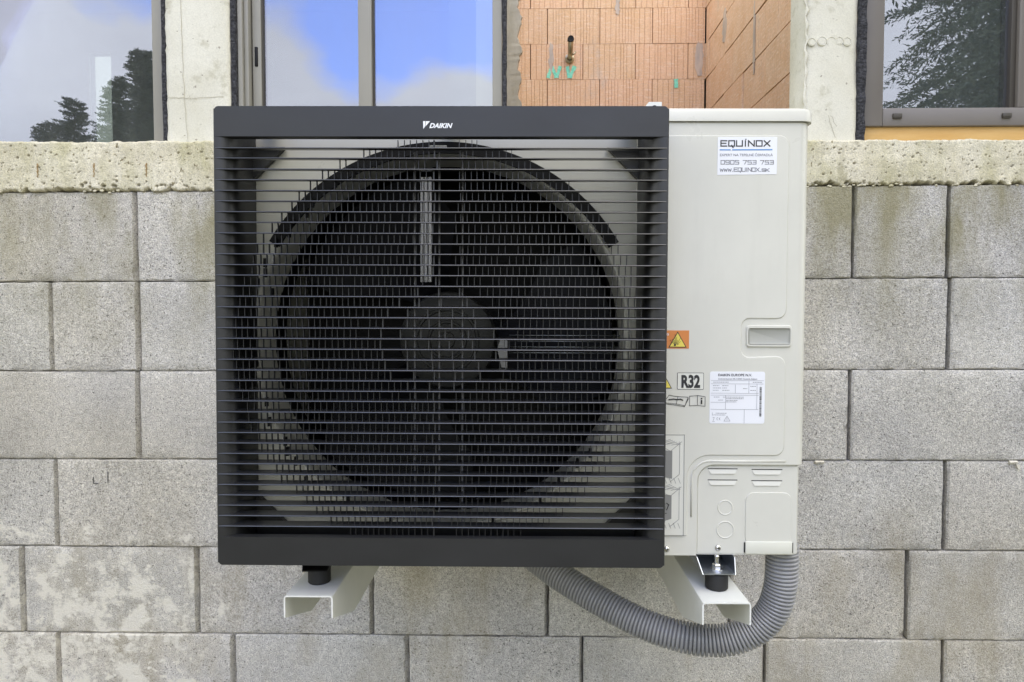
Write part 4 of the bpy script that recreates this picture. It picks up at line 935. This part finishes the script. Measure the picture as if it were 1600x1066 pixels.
def damper(x, zt, bolt, label):
    r_ = empty('vibration_damper', (x, DY, zt), label, 'rubber foot', 'rubber dampers between brackets and heat pump')
    W(MB().lathe([(0, 0), (.0205, 0), (.0222, .002), (.0222, .029), (.0205, .0318), (0, .0318)], (x, DY, zt + .0002), 'z', 28).build('rubber_block', RUBBER, r_, angle=40), r_)
    if bolt:
        zb = .9955
        W(MB().lathe([(0, 0), (.0125, 0), (.0125, .002), (0, .002)], (x, DY, zb + .0001), 'z', 22).build('washer', STEEL, r_, angle=30), r_)
        W(MB().lathe([(.0092, 0), (.0092, .008), (.0078, .0095), (0, .0095)], (x, DY, zb + .0022), 'z', 6).build('nut', STEEL, r_), r_)
        W(MB().lathe([(.0047, 0), (.0047, .0165), (.0035, .0185), (0, .0188)], (x, DY, zb + .010), 'z', 14).build('bolt', STEEL, r_, angle=30), r_)
    return r_
damper(-.4085, .9654, False, 'black rubber damper on the bracket under the black grille')
damper(.3838, .9581, True, 'black rubber damper with bright bolt and nut on the bracket beside the hose')

# ================================================================== corrugated hose
key = [(.5425, -.475, 1.0245), (.5425, -.475, .975), (.5405, -.472, .925), (.5270, -.466, .873), (.4960, -.458, .832), (.4500, -.450, .806), (.4000, -.440, .796), (.3380, -.425, .799), (.2650, -.395, .812),
       (.1900, -.355, .836), (.1180, -.310, .863), (.0560, -.262, .888), (-.0100, -.205, .921), (-.0750, -.150, .965), (-.1050, -.110, 1.06), (-.1050, -.068, 1.2)]
def catmull(K, m):
    K = [np.array(k) for k in K]; K = [2 * K[0] - K[1]] + K + [2 * K[-1] - K[-2]]; out = []
    for i in range(1, len(K) - 2):
        for q in range(m):
            t = q / m; a, b, c, d = K[i - 1:i + 3]
            out.append(.5 * ((2 * b) + (c - a) * t + (2 * a - 5 * b + 4 * c - d) * t * t + (3 * b - a - 3 * c + d) * t ** 3))
    return np.array(out + [K[-2]])
pth = catmull(key, 40); s_ = np.concatenate([[0], np.cumsum(np.linalg.norm(np.diff(pth, axis=0), axis=1))])
pitch_ = .0082; nr = int(s_[-1] / pitch_); HR = .0328; pts = []; rad = []
for k in range(nr):
    for u, f in ((0, -.0080), (.17, -.0080), (.24, -.0012), (.40, .0006), (.60, .0009), (.82, .0004), (.96, -.0012)):
        q = (k + u) * pitch_; pts.append([float(np.interp(q, s_, pth[:, i])) for i in range(3)]); rad.append(HR + f)
ho = MB().tube(pts, rad, 28).build('corrugated_hose', HOSE, smooth=True)
tag(ho, 'grey corrugated conduit hose curving from the unit down and back behind the grille', 'hose', None, 'thing')

# ================================================================== crumbs of mounting foam in the joints
def crumb(x, z, w, h, label, tail=False):
    V = []
    mb = MB(); m_ = 7
    for q in range(m_):
        u = q / (m_ - 1); hh = h * (.55 + .45 * rng.random()); xx = x - w / 2 + w * u
        V += [(xx, -.001, z), (xx, -.006 - .003 * rng.random(), z - hh * .4), (xx + .001, -.004, z - hh), (xx, .004, z - hh * .6)]
    F = [(q * 4 + k, q * 4 + (k + 1) % 4, q * 4 + 4 + (k + 1) % 4, q * 4 + 4 + k) for q in range(m_ - 1) for k in range(4)] + [(3, 2, 1, 0), (24, 25, 26, 27)]
    mb.add(V, F)
    if tail:
        mb.add([(x + .004, -.007, z - .006), (x + .016, -.006, z - .012), (x + .019, -.004, z - .027), (x + .010, -.007, z - .019), (x + .01, .0, z - .012)], [(0, 1, 2, 3), (0, 4, 1), (1, 4, 2), (2, 4, 3), (3, 4, 0)])
    return tag(mb.build('foam_crumb', CRUMB, fix=True), label, 'foam scrap', 'pale foam scraps in the block joints', 'thing')
crumb(.824, 1.094, .024, .009, 'pale foam scrap in the joint just right of the unit'); crumb(1.357, 1.096, .022, .012, 'pale hanging foam scrap in the joint near the right edge', True)

# ================================================================== conifers mirrored in the panes
BARK = Mat('bark', (.07, .05, .035), .95); BARK.bump(BARK.noise(20, 5), .02, .8); BARK = BARK.m
NEEDLE = Mat('needles', rough=.7, spec=.3); NEEDLE.color(NEEDLE.mix(NEEDLE.map(NEEDLE.noise(2.2, 5, .65), .3, .7), (.062, .085, .052), (.125, .145, .095))); NEEDLE = NEEDLE.m
def conifer(x, y, h, rw, seed, label, dens=1.0, droop=.3, base=.08):
    r_ = np.random.default_rng(seed)
    root = empty('conifer_tree', (x, y, 0), label, 'tree', 'conifers mirrored in the window glass')
    MB().tube([(0, 0, -.2), (.05, .03, h * .3), (-.04, 0, h * .65), (0, 0, h * .98)], [.26 * h / 12, .2 * h / 12, .11 * h / 12, .015], 10).build('trunk', BARK, root, smooth=True)
    nb = int(150 * dens * h / 12); Q = []
    for b in range(nb):
        f = (b + r_.random()) / nb; z = h * (base + (1 - base) * f ** .92); L_ = rw * (1 - f) ** .75 * (.62 + .55 * r_.random()) + .25; a = r_.uniform(0, 2 * math.pi)
        if z > 13.5 and r_.random() < .7: continue
        up = .28 - droop * (1 - f) + .12 * r_.normal(); d = np.array((math.cos(a), math.sin(a), up)); side = np.array((-math.sin(a), math.cos(a), 0))
        nl = int(16 + 44 * L_ / 3); t = ((np.arange(nl) + r_.random(nl)) / nl).repeat(2)[:, None]; n2 = 2 * nl
        p = d * L_ * t + np.array((0, 0, z)) - np.array((0, 0, .5 * L_ * droop)) * t * t
        s2 = np.tile((-1, 1), nl)[:, None]
        ln_ = (.16 + .34 * r_.random((n2, 1))) * (1.15 - .75 * t) * min(1.25, L_ / 3 + .4)
        dr = side * s2 * (.55 + .45 * r_.random((n2, 1))) + d * (.4 + .5 * r_.random((n2, 1))); dr[:, 2] += r_.normal(-.12, .26, n2); dr /= np.linalg.norm(dr, axis=1)[:, None]
        for k in range(3):                       # three short needle sprays along every twig
            q0 = p + dr * ln_ * (k / 3 + .08 * r_.random((n2, 1))); e = dr + r_.normal(0, .42, (n2, 3)); e /= np.linalg.norm(e, axis=1)[:, None]
            l2 = ln_ * (.42 + .25 * r_.random((n2, 1))); wv = np.cross(e, r_.normal(0, 1, (n2, 3))); wv *= (.011 + .017 * r_.random((n2, 1))) / (np.linalg.norm(wv, axis=1)[:, None] + 1e-6)
            Q.append(np.stack([q0, q0 + e * l2 * .5 + wv, q0 + e * l2, q0 + e * l2 * .5 - wv], 1))
    Q = np.concatenate(Q).reshape(-1, 3); nq = len(Q) // 4
    me = bpy.data.meshes.new('crown'); me.vertices.add(4 * nq); me.vertices.foreach_set('co', Q.astype(np.float32).ravel()); me.loops.add(4 * nq); me.polygons.add(nq)
    me.loops.foreach_set('vertex_index', np.arange(4 * nq, dtype=np.int32)); me.polygons.foreach_set('loop_start', np.arange(0, 4 * nq, 4, dtype=np.int32)); me.update(calc_edges=True); me.validate()
    me.materials.append(NEEDLE); cr_o = bpy.data.objects.new('crown', me); COL.objects.link(cr_o); cr_o.parent = root
    return root
conifer(11.75, -12.0, 22.0, 5.2, 3, 'big drooping conifer mirrored in the glass above the yellow board', 6.5, .5)
conifer(-13.4, -22, 10.7, 2.6, 4, 'tallest conifer mirrored in the left window close to its frame', 3.4, .1)
conifer(-14.7, -22.6, 10.0, 1.7, 5, 'slim middle conifer mirrored in the left window, second tallest of four', 2.2, .05)
conifer(-16.0, -22, 9.1, 1.9, 6, 'third tallest conifer mirrored in the left window behind the pale slit', 2.2, .1)
conifer(-17.1, -22.3, 8.3, 2.2, 8, 'lowest conifer mirrored in the left window, farthest from its frame', 2.2, .1)
